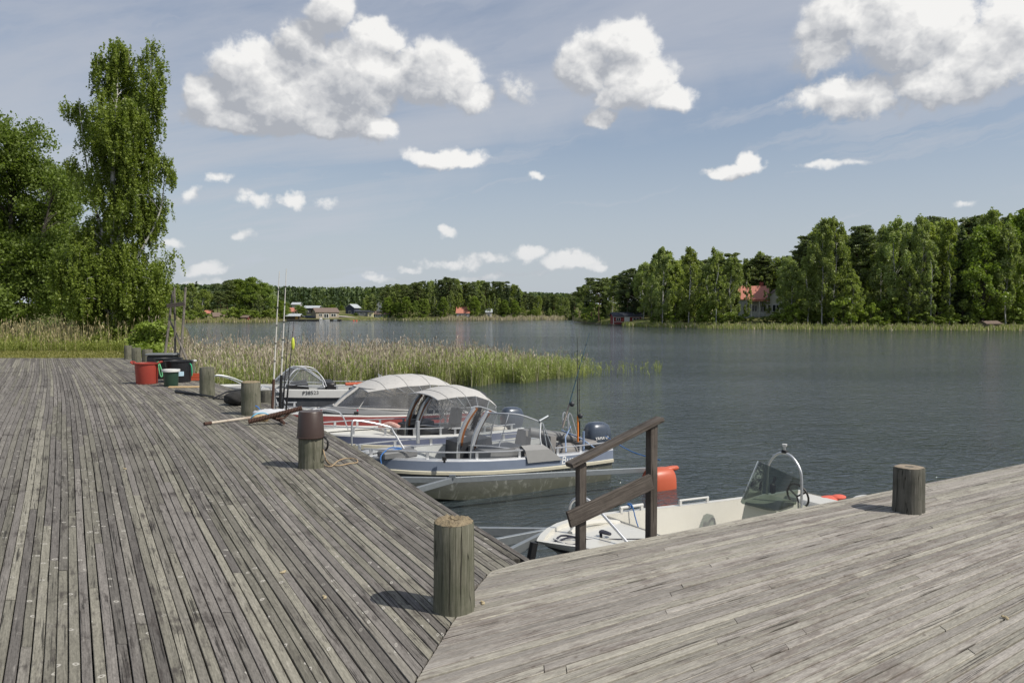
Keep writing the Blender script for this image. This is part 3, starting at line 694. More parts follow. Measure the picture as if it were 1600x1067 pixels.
# wooded right-hand shore: outline of the wood against the sky
RP = [905, 920, 952, 985, 1010, 1035, 1055, 1076, 1097, 1119, 1142, 1165, 1183, 1205, 1229, 1250, 1275, 1299, 1320, 1348, 1370, 1398, 1420, 1439, 1460, 1480, 1505, 1542, 1570, 1600]
RT = [447, 434, 430, 419, 405, 386, 402, 386, 404, 388, 397, 402, 392, 398, 392, 385, 345, 335, 372, 352, 362, 339, 348, 334, 344, 342, 340, 326, 326, 322]
def rtop(px): return float(np.interp(px, RP, RT))
G1 = 'trees of the wood along the right-hand shore'
SH = lambda px: float(shore_dist(px))
front = [('birch', 1035, 4, 0), ('birch', 1076, 5, 0), ('slim', 1106, 8, 18), ('birch', 1142, 9, 4), ('slim', 1119, 3, -2), ('birch', 1165, 46, 2), ('birch', 1186, 48, 0), ('birch', 1236, 8, 14),
         ('birch', 1262, 6, 30), ('birch', 1284, 5, 0), ('birch', 1302, 6, -1), ('birch', 1330, 4, 62), ('pine', 1348, 16, 0), ('birch', 1398, 8, 0), ('birch', 1437, 7, 0), ('slim', 1455, 4, 50), ('birch', 1480, 14, 0),
         ('slim', 1484, 4, 68), ('spruce', 1497, 8, 22), ('lush', 1536, 7, 26), ('birch', 1572, 6, 22), ('lush', 1600, 10, 10), ('birch', 1545, 16, 0), ('birch', 1375, 12, 22), ('birch', 1420, 5, 66), ('birch', 1018, 6, 14), ('birch', 1055, 9, 6), ('birch', 1240, 12, 30), ('slim', 1200, 24, 44), ('slim', 1166, 16, 18), ('birch', 1228, 13, 8)]
uniq = {4: 'slender birch with a bare white trunk standing right at the water beside the villa', 9: 'tall birch towering over its neighbours to the right of the red roofed villa', 18: 'dark narrow spruce standing among bright birches at the water',
        19: 'bright yellow green leafy tree at the far end of the wood', 12: 'dark full pine behind the front birches of the wood', 28: 'slim birch standing between the red roof and the pale gabled wing', 7: 'birch screening the right side of the red roofed villa'}
ORD = 'first second third fourth fifth sixth seventh eighth ninth tenth eleventh twelfth thirteenth fourteenth fifteenth sixteenth seventeenth eighteenth nineteenth twentieth'.split() + ['next to last', 'last', 'very last', 'outermost', 'outer']
_seen = {}
rankd = {i: None for i in range(len(front))}
for i in sorted(range(len(front)), key=lambda i: front[i][1]): _seen[front[i][0]] = _seen.get(front[i][0], 0) + 1; rankd[i] = ORD[_seen[front[i][0]] - 1]
for i, (k, px, ds, dy) in enumerate(front):
    d = SH(px) + ds; lab = uniq.get(i, {'birch': rankd[i] + ' full birch counted from the boathouse along the front of the wood', 'slim': rankd[i] + ' thin young birch counted from the boathouse along the wood', 'pine': 'pine', 'spruce': 'spruce', 'lush': 'full leafy tree at the outermost end of the wood'}[k])
    put_tree(k, px, d, rtop(px) + dy, lab, G1 if i not in uniq else G1, wide=.98 if k == 'lush' else 1.0)
for i in range(150):
    px = 903 + 800 * ((i + rng.uniform(-.4, .4)) / 150); ds = rng.uniform(16, 55) if px > 1000 else rng.uniform(4, 30)
    if 1140 < px < 1235: ds = max(ds, 44)
    if 938 < px < 1014: ds = max(ds, 16)
    k = rng.choice(['birch', 'pine', 'birch', 'birch', 'spruce', 'spruce', 'birch', 'pine']) if px > 1010 else rng.choice(['pine', 'pine', 'spruce', 'birch'])
    put_tree(k, px, SH(px) + ds, rtop(px) + rng.uniform(0, 20 if px > 1010 else 9), {'birch': 'green birch deeper inside the wood across the water', 'pine': 'dark pine deeper inside the wood across the water', 'spruce': 'dark pointed spruce deeper inside the wood across the water'}[k], G1, wide=1.15)
for i in range(70):           # low growth at the foot of the wood
    px = 905 + 740 * ((i + rng.uniform(-.4, .4)) / 70)
    if 1146 < px < 1230 or 945 < px < 1012: continue
    put_tree('bush', px, SH(px) + rng.uniform(3, 12), 0, 'low green bush at the foot of the wood across the water', 'bushes along the right-hand shore', hgt=rng.uniform(1.8, 6.5), wide=rng.uniform(.9, 1.4))
for px, ds, h in ((1166, 14, 2.0), (1150, 9, 1.6), (1212, 13, 2.2), (1196, 12, 1.3), (1228, 10, 3.0)):
    put_tree('bush', px, SH(px) + ds, 0, 'clipped low bush in front of the red roofed villa', 'bushes below the villa', hgt=h, wide=1.3)
# wooded point in the middle distance
MP = [596, 610, 640, 655, 690, 705, 730, 745, 790, 805, 812, 822, 845, 860, 875, 895, 905]; MT = [448, 443, 441, 438, 434, 433, 438, 438, 438, 444, 450, 457, 461, 457, 461, 460, 447]
for i in range(64):
    px = 598 + 306 * ((i + rng.uniform(-.4, .4)) / 64); t = float(np.interp(px, MP, MT)); k = rng.choice(['pine', 'birch', 'spruce', 'pine'])
    put_tree(k, px, SH(min(px, 880)) + rng.uniform(6, 45), t + rng.uniform(0, 4), {'birch': 'mid green birch on the wooded point beyond the bay', 'pine': 'dark crowned pine on the wooded point beyond the bay', 'spruce': 'dark spruce on the wooded point beyond the bay'}[k], 'trees of the wooded point beyond the bay', wide=1.1)
for i in range(44):
    px = 600 + 300 * ((i + rng.uniform(-.4, .4)) / 44)
    if 719 < px < 729: continue
    put_tree(rng.choice(['birch', 'slim', 'lush']), px, SH(min(px, 880)) + rng.uniform(3, 8), float(np.interp(px, MP, MT)) + rng.uniform(16, 34), 'light green tree at the waterline of the wooded point', 'waterline trees of the wooded point', wide=.8)
# grove behind the poles on the left side of the bay
LP = [262, 284, 305, 330, 353, 374, 402, 417, 428]; LT = [450, 445, 438, 441, 438, 434, 434, 441, 452]
for k, px, ds, dy, lab in [('pine', 355, 14, 0, 'dark round pine in the middle of the grove by the huts'), ('lush', 395, 8, 0, 'bright green tree at the bay edge of the grove'), ('lush', 412, 9, 4, 'bright green tree last in the grove before the harbour'),
                           ('lush', 374, 22, 3, 'bright green tree just behind the dark round pine'), ('birch', 300, 20, 2, None), ('pine', 340, 26, 3, None), ('birch', 318, 14, 12, None), ('birch', 280, 14, 6, None), ('spruce', 306, 34, 0, None), ('spruce', 290, 36, 2, None), ('birch', 328, 20, 14, None),
                           ('birch', 268, 12, 10, None), ('pine', 345, 10, 16, None), ('birch', 381, 12, 22, None), ('birch', 404, 5, 24, None), ('birch', 257, 20, 6, None), ('spruce', 272, 40, 2, None), ('pine', 366, 34, 1, None)]:
    put_tree(k, px, SH(px) + ds, float(np.interp(px, LP, LT)) + dy, lab or 'green tree of the grove across the bay behind the poles', 'grove across the bay', wide=1.15)
for i in range(20):
    px = 262 + 170 * (i + rng.uniform(-.3, .3)) / 20
    if 321 < px < 353: continue
    put_tree('bush', px, SH(px) + rng.uniform(3, 7), 0, 'low bush at the foot of the grove across the bay', 'bushes below the grove', hgt=rng.uniform(2, 5), wide=1.3)
for px, d, ty in ((466, 352, 477), (473, 350, 479), (444, 345, 472), (446, 350, 478), (569, 402, 468), (575, 405, 462), (582, 404, 458), (571, 395, 489), (556, 392, 489), (437, 335, 470), (441, 342, 476), (497, 470, 474), (520, 470, 476), (534, 470, 477), (606, 410, 462), (614, 400, 456), (550, 440, 474), (585, 440, 468)):
    put_tree('birch' if ty < 470 else 'lush', px, d, ty, 'green garden tree among the harbour buildings', 'garden trees of the harbour', wide=1.0)
for i in range(16): put_tree(['lush', 'birch', 'lush', 'pine'][i % 4], -760 + i * 52 + rng.uniform(-14, 14), rng.uniform(88, 125), 0, 'tree in the row beyond the meadow behind the broad green tree', 'trees beyond the meadow', hgt=rng.uniform(11, 17), wide=1.2)
# the far forest: nobody could count it
def forest():
    r0 = np.random.default_rng(5); Vs = []; Qs = []; Rn = []; o = 0
    for i in range(3400):
        px = r0.uniform(225, 915); d = r0.uniform(470, 900) if 430 < px else r0.uniform(400, 760)
        d = max(d, SH(px) + 55); gz = GZ(px, d) - .5; top_y = np.interp(px, [225, 280, 430, 520, 600, 660, 900], [446, 444, 447, 449, 447, 450, 459]) + r0.uniform(0, 5)
        H = min(at_y(px, top_y, d).z - gz, r0.uniform(13, 20)); 
        if H < 5: H = 5 + r0.uniform(0, 4)
        x = at_y(px, 500, d).x; w = r0.uniform(1.6, 2.8); n = 46; t = r0.random(n) ** .8; a = r0.uniform(0, 6.28, n); conif = r0.random() < .75
        rr = w * ((1 - t) ** .8 if conif else np.sin(np.pi * (t * .9 + .08)) ** .6) * r0.uniform(.5, 1, n)
        P = np.stack([x + rr * np.cos(a), d + rr * np.sin(a), gz + H * (.08 + .92 * t)], 1); V, Q = leaf_quads(P, 1.35, aspect=1.5, droop=.3)
        P2 = np.array([[x - .25, d, gz], [x + .25, d, gz], [x + .05, d, gz + H * .98], [x - .05, d, gz + H * .98]]); Vs += [V, P2]; Qs += [Q + o, np.array([[0, 1, 2, 3]]) + o + len(V)]; o += len(V) + 4
        Rn.append(np.full(n + 1, np.clip(r0.normal(.25 if conif else .85, .12), 0, 1)))
    m = leaf_mat('far_forest_leaf', (.055, .088, .036), (.140, .185, .055), .25)
    tag(link('far_forest', np_mesh('far_forest', np.concatenate(Vs), np.concatenate(Qs), m, {'rnd': np.concatenate(Rn)})), 'dark green conifer forest on the low hills behind the bay', 'forest', None, 'stuff')
forest()

def lobe_tree(name, label, lobes, d, depth, trunk, nstr, leafn, lsize, lmat, bmat, droop, seed, sl=(.5, 1.5), limb_r=.05, group=None, fill=.55, cl=16, csz=.42):
    """a near tree from the outline lobes of its crown; leaves hang in strands (birch) or sit in sprays"""
    r0 = np.random.default_rng(seed); k = d / F; bx = at_y(trunk[0][0], trunk[0][1], d); gz = trunk[0][2]
    root = thing(name, label, 'tree', (bx.x, d, gz)); C = []; W = []
    for (px, py, rx, ry) in lobes:
        p = at_y(px, py, d); dy = float(np.clip(r0.normal(0, depth * .3), -depth * .5, depth * .5)); C.append((p.x - bx.x + p.x / d * dy, dy, p.z - gz, rx * k * .92, min(rx * k * .8, depth), ry * k)); W.append(rx * ry)
    W = np.array(W, float) ** .85; W /= W.sum()
    def tp(t): q = at_y(t[0], t[1], d); return Vector((q.x - bx.x, 0, q.z - gz))
    tr = MB(); spine = []
    for path, r_a, r_b in trunk[1:]:
        pts = [tp(p) for p in path]
        if path[0] == trunk[0][:2]: pts[0].z = -.2
        sp = spline(pts, 6); tr.tube(sp, list(np.linspace(r_a, r_b, len(sp))), 9); spine += [(p, r_a + (r_b - r_a) * i / len(sp)) for i, p in enumerate(sp)]
    pts = []; lc = []; tw = MB(); SUB = []
    for s in range(max(60, nstr // cl)):
        i = r0.choice(len(C), p=W); c = C[i]; q = r0.normal(size=3); q /= np.linalg.norm(q); q *= r0.random() ** (1 / (3 - fill * 1.6)); SUB.append(((c[0] + q[0] * c[3], c[1] + q[1] * c[4], c[2] + q[2] * c[5]), csz * r0.uniform(.6, 1.4)))
    for s in range(nstr):
        sc_, sr = SUB[int(r0.integers(0, len(SUB)))]; c = (sc_[0], sc_[1], sc_[2], sr, sr, sr * .7); q = r0.normal(size=3); q /= np.linalg.norm(q); q *= r0.random() ** (1 / (3 - fill * 1.6)); o = Vector((c[0] + q[0] * c[3], c[1] + q[1] * c[4], c[2] + q[2] * c[5]))
        L = r0.uniform(*sl); n = max(4, int(leafn * L / sl[1])); t = r0.random(n) ** .9
        if droop > .5:
            dx, dy = r0.normal(0, .12, 2); e = np.stack([o.x + dx * t * L + r0.normal(0, .042, n), o.y + dy * t * L + r0.normal(0, .042, n), o.z - L * t + r0.normal(0, .04, n)], 1)
        else:
            g = r0.normal(size=(n, 3)); g /= np.linalg.norm(g, axis=1)[:, None]; e = g * (r0.random((n, 1)) ** .4) * (L * .55, L * .55, L * .38) + (o.x, o.y, o.z)
        pts.append(e); lc.append(np.clip(np.full(n, r0.normal(.5, .25)) + r0.normal(0, .12, n), 0, 1))
        if s % (26 if droop > .5 else 9) == 0:
            # a limb from the nearest lower trunk point
            best = min(spine, key=lambda a: (a[0] - o).length + max(0, a[0].z - o.z + .6) * 3); b = best[0]
            if (b - o).length > .25:
                m_ = (b + o) / 2 + Vector((0, 0, .22 * (b - o).length)); lr = min(best[1] * .4, limb_r * (.5 if droop > .5 else 1))
                tr.tube([b, m_, o], [lr, lr * .6, .006], 5, caps=False, smooth=3)
                if droop > .5: tr.tube([o, o + Vector((0, 0, -L * .8))], [.006, .003], 3, caps=False)
    tr.build('trunk', bmat, root, smooth=True)
    link('crown', leaf_obj('crown', np.concatenate(pts), lsize, lmat, np.concatenate(lc), droop=droop * .5, aspect=1.35), root); return root
# the tall birch behind the end of the deck
birch_lobes = [(196, 150, 40, 46), (192, 205, 46, 46), (205, 250, 42, 50), (160, 225, 26, 36), (195, 320, 52, 50), (186, 70, 12, 12), (172, 84, 14, 12), (237, 70, 8, 12), (216, 112, 10, 18), (200, 100, 14, 16), (186, 86, 22, 22), (150, 440, 50, 44), (200, 460, 52, 44), (160, 400, 44, 40), (250, 440, 24, 26), (205, 410, 40, 40), (180, 120, 32, 40), (158, 88, 14, 12), (236, 92, 15, 32), (240, 140, 21, 40), (250, 118, 12, 16), (122, 158, 16, 20), (140, 185, 24, 30), (172, 180, 34, 50), (214, 190, 36, 50), (238, 215, 20, 40), (176, 260, 40, 50), (210, 280, 34, 50),
               (256, 262, 14, 24), (248, 320, 18, 34), (148, 300, 34, 40), (120, 262, 14, 22), (190, 350, 50, 50), (232, 345, 28, 40), (140, 372, 32, 45), (244, 420, 36, 34), (268, 400, 12, 16), (170, 430, 60, 46), (225, 450, 40, 34), (124, 455, 34, 42), (182, 485, 62, 36), (130, 490, 36, 26), (215, 500, 40, 26), (240, 470, 28, 30), (100, 420, 24, 34), (180, 515, 22, 18)]
lobe_tree('birch_tree', 'tall drooping birch with two tops standing behind the end of the board deck', birch_lobes, 40, 2.3,
          [(178, 541, -.25), ([(178, 541), (179, 430), (176, 300), (181, 170), (187, 75)], .23, .02), ([(179, 410), (192, 340), (214, 240), (232, 150), (237, 78)], .14, .02), ([(179, 420), (150, 330), (134, 250), (124, 165)], .09, .015), ([(179, 450), (215, 400), (250, 330), (258, 255)], .08, .015)],
          6200, 56, .074, LF_BIRCH, BK_BIRCH, .9, 3, sl=(.25, 1.1), cl=8, csz=.42)
lobe_tree('leafy_tree', 'broad bright green tree at the edge of the picture beyond the lawn', [(20, 225, 50, 34), (45, 270, 62, 46), (-30, 260, 70, 60), (10, 330, 90, 60), (75, 340, 42, 44), (60, 400, 56, 50), (-10, 420, 80, 60), (95, 400, 26, 40), (20, 470, 80, 40), (85, 455, 34, 40), (100, 300, 16, 24), (-60, 350, 60, 90), (-60, 450, 60, 60)], 56, 4.5,
          [(12, 533, -.9), ([(12, 533), (15, 400), (20, 240)], .3, .03), ([(13, 480), (60, 380), (80, 310)], .16, .03), ([(13, 480), (-40, 380), (-50, 270)], .16, .03)],
          3600, 44, .13, LF_BROAD, BK_DARK, .2, 9, sl=(.8, 1.6), limb_r=.06, cl=9, csz=1.0)
lobe_tree('leafy_tree', 'darker green tree showing between the tall birch and the broad tree', [(88, 290, 26, 36), (108, 300, 20, 40), (98, 350, 30, 40), (110, 410, 32, 50), (90, 460, 34, 40), (128, 470, 30, 36), (70, 420, 30, 50)], 66, 3.5,
          [(100, 530, -1.2), ([(100, 530), (100, 400), (98, 265)], .22, .03)], 1500, 40, .14, LF_BROAD, BK_DARK, .3, 12, sl=(.8, 1.6), cl=12, csz=.9)
lobe_tree('leafy_tree', 'green tree beyond the picture edge behind the lawn', [(-190, 260, 80, 70), (-220, 380, 100, 90), (-150, 440, 80, 60)], 60, 4.5,
          [(-190, 530, -1.0), ([(-190, 530), (-190, 250)], .3, .03)], 500, 40, .24, LF_LIME, BK_DARK, .2, 15, sl=(1.2, 2.6))
def shrub(name, label, px, py, d, gz, lobes, n, ls, seed, mat=LF_SHRUB):
    return lobe_tree(name, label, lobes, d, .8, [(px, py, gz), ([(px, py), (px + 2, py - 18)], .03, .01), ([(px, py), (px - 9, py - 26)], .02, .008), ([(px, py), (px + 12, py - 34)], .02, .008)], n, 22, ls, mat, BK_DARK, .1, seed, sl=(.2, .45), limb_r=.012, cl=6, csz=.26)
o = shrub('shrub', 'leafy green shrub between the tall birch and the leaning poles', 234, 553, 33, -.15, [(238, 505, 12, 9), (225, 522, 20, 11), (245, 528, 14, 14), (212, 533, 12, 9), (236, 543, 24, 8), (262, 515, 6, 8)], 300, .085, 41); o['category'] = 'shrub'
o = shrub('shrub', 'small dark shrub under the trunk of the tall birch', 178, 545, 39, -.3, [(180, 520, 24, 12), (165, 530, 18, 8), (198, 530, 16, 9)], 130, .10, 42, LF_BIRCH); o['category'] = 'shrub'

# ------------------------------------------------------------------ reeds and grass
RD_G = leaf_mat('reed_leaf', (.225, .27, .070), (.33, .355, .115), .35, .5); RD_D = leaf_mat('reed_stem_dry', (.36, .31, .18), (.52, .46, .30), .15, .5, (1, .9, .7)); RD_P = leaf_mat('reed_plume', (.33, .28, .17), (.46, .40, .26), .2, .5, (1, .9, .7))
def blade_mesh(name, B, H, kind, lean=.10, wid=.014, leaves=5, lw=.03, ll=.5):
    """reed stems at B (n,3): kind 0 green with leaves, 1 dry with plume"""
    n = len(B); a = rng.uniform(0, 6.28, n); le = np.abs(rng.normal(0, lean, n)); T = B + np.stack([np.cos(a) * le * H, np.sin(a) * le * H, H], 1); yaw = rng.uniform(-.9, .9, n); sx = np.stack([np.cos(yaw), np.sin(yaw), yaw * 0], 1)
    V = [np.stack([B - sx * wid / 2, B + sx * wid / 2, T + sx * wid * .3, T - sx * wid * .3], 1)]; mi = [np.where(kind == 1, 1, 0)]; rn = [rng.random(n)]
    g = np.where(kind == 0)[0]
    for _ in range(leaves):
        m_ = len(g); f = rng.uniform(.25, .98, m_)[:, None]; p = B[g] + (T[g] - B[g]) * f; an = rng.uniform(0, 6.28, m_); L = ll * rng.uniform(.6, 1.3, m_) * np.clip(H[g] / 1.4, .5, 1.2)
        dr = np.stack([np.cos(an) * .62, np.sin(an) * .62, rng.uniform(.25, .9, m_)], 1); e = p + dr * L[:, None]; sd = np.stack([-np.sin(an), np.cos(an), an * 0], 1) * lw / 2
        md = (p + e) / 2 + np.array([0, 0, .04]); V.append(np.stack([p, md + sd, e - np.array([0, 0, .05]), md - sd], 1)); mi.append(np.zeros(m_, int)); rn.append(rng.random(m_))
    q = np.where(kind == 1)[0]; m_ = len(q)
    if m_:
        for _ in range(2):
            t = T[q]; an = rng.uniform(0, 6.28, m_); s = np.stack([np.cos(an), np.sin(an), an * 0], 1) * .028; h = np.array([0, 0, .11]); dr = np.stack([np.cos(a[q]), np.sin(a[q]), a[q] * 0], 1) * .06
            V.append(np.stack([t - h, t + s, t + h + dr, t - s * .6], 1)); mi.append(np.full(m_, 2)); rn.append(rng.random(m_))
    V = np.concatenate(V).reshape(-1, 3); return np_mesh(name, V, np.arange(len(V)).reshape(-1, 4), [RD_G, RD_D, RD_P], {'rnd': np.concatenate(rn)}, mi=np.concatenate(mi))
def reed_bed():
    FP = ([240, 300, 380, 450, 560, 660, 750, 850, 915, 930], [26.5, 27.5, 28.2, 29.2, 31.2, 33.0, 34.6, 36.6, 40.2, 41.5]); BP = ([240, 300, 450, 600, 750, 850, 915, 930], [56, 52, 50, 48, 46.5, 45, 43.5, 42])
    n = 26000; px = rng.uniform(236, 925, n); d = np.interp(px, *FP) + (np.interp(px, *BP) - np.interp(px, *FP)) * rng.random(n) ** 1.7
    d += .5 * np.sin(px * .09) + rng.normal(0, .25, n); keep = (rng.random(n) < np.clip((925 - px) / 170, .04, 1)) & ((px > 268) | (d > 33)); px, d = px[keep], d[keep]; n = len(px)
    x = (px - 800) / F * d * .9993; patch = np.sin(x * .9 + 1) * np.sin(d * .7) + .6 * np.sin(x * 2.3 + d); f = (d - np.interp(px, *FP)) / (np.interp(px, *BP) - np.interp(px, *FP))
    kind = (rng.random(n) < np.clip(.40 + .16 * patch + .22 * f - np.clip((px - 600) / 600, 0, .4), .1, .85)).astype(int)
    gz = np.maximum(land_h(px, d), WATER - .1); H = np.where(kind == 1, rng.normal(1.24, .34, n), rng.normal(1.06, .22, n)) * np.interp(px, [240, 600, 760, 900, 945], [1.0, 1.0, .86, .70, .5]) + .12 * patch; H = np.clip(H, .4, 2.6)
    B = np.stack([x, d, gz], 1); tag(link('reed_bed', blade_mesh('reed_bed', B, H, kind)), 'bed of green and straw coloured reeds growing in the shallows behind the boats', 'reeds', None, 'stuff')
    n = 130; px = 905 + rng.random(n) ** 1.6 * 130; d = 40.5 + rng.normal(0, 1.4, n) + (px - 925) / 60; x = (px - 800) / F * d
    tag(link('sparse_reeds', blade_mesh('sparse_reeds', np.stack([x, d, np.full(n, WATER - .05)], 1), rng.uniform(.3, .75, n), np.zeros(n, int), leaves=3)), 'sparse thin reeds standing in open water past the end of the bed', 'reeds', None, 'stuff')
    # dry reeds and grass behind the lawn
    n = 15000; px = rng.uniform(-260, 262, n); d = 35.5 + rng.random(n) ** 1.3 * 22; x = (px - 800) / F * d; patch = np.sin(x * .8) + .6 * np.sin(x * 2.1 + d * .6)
    kind = (rng.random(n) < np.clip(.52 + .15 * patch - (d < 38) * .45, .05, .9)).astype(int); H = np.where(kind == 1, rng.normal(1.25, .28, n), rng.normal(.8, .2, n)) * np.where(d < 37.5, .55, 1) ; H = np.clip(H, .15, 2.2)
    tag(link('dry_reeds', blade_mesh('dry_reeds', np.stack([x, d, land_h(px, d) - .03], 1), H, kind, leaves=4)), 'straw coloured dry reeds mixed with green grass behind the lawn', 'reeds', None, 'stuff')
    # mown lawn strip
    n = 26000; px = rng.uniform(-400, 262, n); d = 28.8 + rng.random(n) * 7.4; x = (px - 800) / F * d
    V, Q = leaf_quads(np.stack([x, d, land_h(px, d) + .03], 1), .035, aspect=3.0, droop=-.6); lm = leaf_mat('lawn_blade', (.17, .18, .05), (.26, .24, .10), .3)
    tag(link('lawn_grass', np_mesh('lawn_grass', V, Q, lm, {'rnd': rng.random(n)})), 'short sun dried lawn grass between the deck and the reeds', 'grass', None, 'stuff')
reed_bed()
def shore_reeds(name, label, px0, px1, n, off, H, dry, wid, dens=None):
    px = rng.uniform(px0, px1, n); d = shore_dist(px) + rng.uniform(off[0], off[1], n); x = (px - 800) / F * d; gz = np.maximum(land_h(px, d), WATER) - .05
    P = np.stack([x, d, gz], 1); h = rng.uniform(.6, 1.2, n) * H * (1 + .25 * np.sin(px * .35)); yaw = rng.uniform(-.6, .6, n); sx = np.stack([np.cos(yaw), np.sin(yaw), yaw * 0], 1) * wid / 2; T = P + np.stack([rng.normal(0, .1, n), rng.normal(0, .1, n), h], 1)
    V = np.stack([P - sx, P + sx, T + sx * .3, T - sx * .3], 1).reshape(-1, 3); tag(link(name, np_mesh(name, V, np.arange(n * 4).reshape(-1, 4), [RD_G, RD_D], {'rnd': rng.random(n)}, mi=(rng.random(n) < dry).astype(int))), label, 'reeds', None, 'stuff')
shore_reeds('shore_reeds', 'green and tan reeds fringing the wooded shore across the water', 940, 1680, 9000, (-2.0, 2.5), .75, .22, .14)
shore_reeds('shore_reeds', 'pale tan reeds in front of the wooded point', 690, 896, 4200, (-4, 5), 1.5, .85, .25)
shore_reeds('shore_reeds', 'yellow green reeds below the grove across the bay', 240, 436, 5000, (-4, 5), 1.0, .55, .2)
shore_reeds('shore_grass', 'tall grass along the low shore between the harbour and the point', 555, 700, 1800, (-1, 3), .8, .3, .25)

# ------------------------------------------------------------------ boats
def hull_bare():
    m, nt, b, out = newmat('bare_aluminium_hull'); o = nt.new('ShaderNodeTexCoord').outputs['Object']; x, y, z = nt.sep(o)
    n = nt.noise(nt.v('MULTIPLY', o, (1, 1, 2)), 3.2, 7, .7); n2 = nt.noise(nt.v('MULTIPLY', o, (1, 1, .5)), 7, 7, .68, .8)
    c = nt.mix(n, (.10, .105, .095), (.33, .34, .31)); c = nt.mix(nt.m('MULTIPLY', nt.m('MULTIPLY', nt.ss(n2, .52, .64), nt.ss(z, .44, .36)), .85), c, (.55, .56, .52))
    c = nt.mix(nt.m('MULTIPLY', nt.ss(z, .08, .42, 1.0, 0.0), .6), c, (.13, .135, .085)); c = nt.mix(nt.m('MULTIPLY', nt.ss(n, .52, .62), .4), c, (.10, .105, .09))
    c = nt.mix(nt.ss(z, .34, .40), c, (.075, .08, .078))
    nt.put(b.inputs['Base Color'], c); b.inputs['Metallic'].default_value = .3; nt.put(b.inputs['Roughness'], nt.m('MULTIPLY_ADD', n2, .25, .28)); return m
HULL = hull_bare()
BLUE = M('pale_blue_stripe', (.215, .255, .335), .32, .15, var=.10, scale=5, dirt=.25, dcol=(.26, .32, .42), coat=.2)
BLUEG = M('grey_blue_stripe', (.14, .16, .24), .4, .1, var=.10, dirt=.2, dcol=(.3, .3, .34))
RED = M('faded_red_stripe', (.30, .07, .065), .4, var=.12, scale=4, dirt=.5, dcol=(.40, .17, .15))
STRAKE = M('beige_rub_strake', (.52, .49, .38), .6, var=.12, scale=8, dirt=.3, dcol=(.32, .30, .24))
LINER = M('pale_grey_deck_paint', (.46, .475, .47), .55, var=.10, scale=5, dirt=.2, dcol=(.28, .27, .24))
CANVAS = M('light_grey_canvas', (.47, .46, .44), .85, var=.16, scale=4, dirt=.45, dcol=(.30, .29, .27), bump=.5, bscale=14)
CANVAS_D = M('dark_canvas', (.11, .112, .118), .7, var=.15, scale=4, bump=.15, bscale=20)
ENGINE = M('blue_grey_cowling', (.055, .072, .10), .28, .1, var=.06, coat=.5)
ORANGE = M('orange_plastic', (.50, .105, .05), .42, var=.10, scale=4, dirt=.2, dcol=(.45, .10, .05))
ORWOOD = M('varnished_edge', (.22, .085, .03), .35, coat=.3)
NAVY = M('navy_fender', (.012, .025, .09), .35)
TXT_W = M('white_lettering', (.82, .82, .80), .5, var=.02, bump=0); TXT_K = M('black_lettering', (.02, .02, .02), .5, var=.02, bump=0)
ROPE_B = M('blue_rope', (.05, .16, .42), .8, bump=.3, bscale=300); ROPE_T = M('tan_rope', (.42, .31, .19), .9, bump=.3, bscale=300); ROPE_K = M('dark_rope', (.03, .032, .05), .8, bump=.3, bscale=300)
SEATF = M('grey_seat_vinyl', (.20, .19, .18), .6, var=.15, scale=7)
YELLOW = M('yellow_green_float', (.55, .62, .06), .5)

def text(name, body, size, mat, parent, loc, port=True, extrude=.002, shear=0.0, lean=0.0):
    c = bpy.data.curves.new(name, 'FONT'); c.body = body; c.size = size; c.extrude = extrude; c.shear = shear; c.align_x = 'CENTER'; c.align_y = 'CENTER'; c.materials.append(mat); c.resolution_u = 3
    o_ = bpy.data.objects.new(name, c); me = bpy.data.meshes.new_from_object(o_); bpy.data.objects.remove(o_)
    o = bpy.data.objects.new(name, me); COL.objects.link(o); o.parent = parent
    Mx = Matrix(((-1, 0, 0), (0, 0, 1), (0, 1, 0))).transposed() if port else Matrix(((1, 0, 0), (0, 0, 1), (0, -1, 0))).transposed()
    o.matrix_local = Matrix.Translation(Vector(loc)) @ (Mx.to_4x4()) @ Matrix.Rotation(lean, 4, 'X'); return o

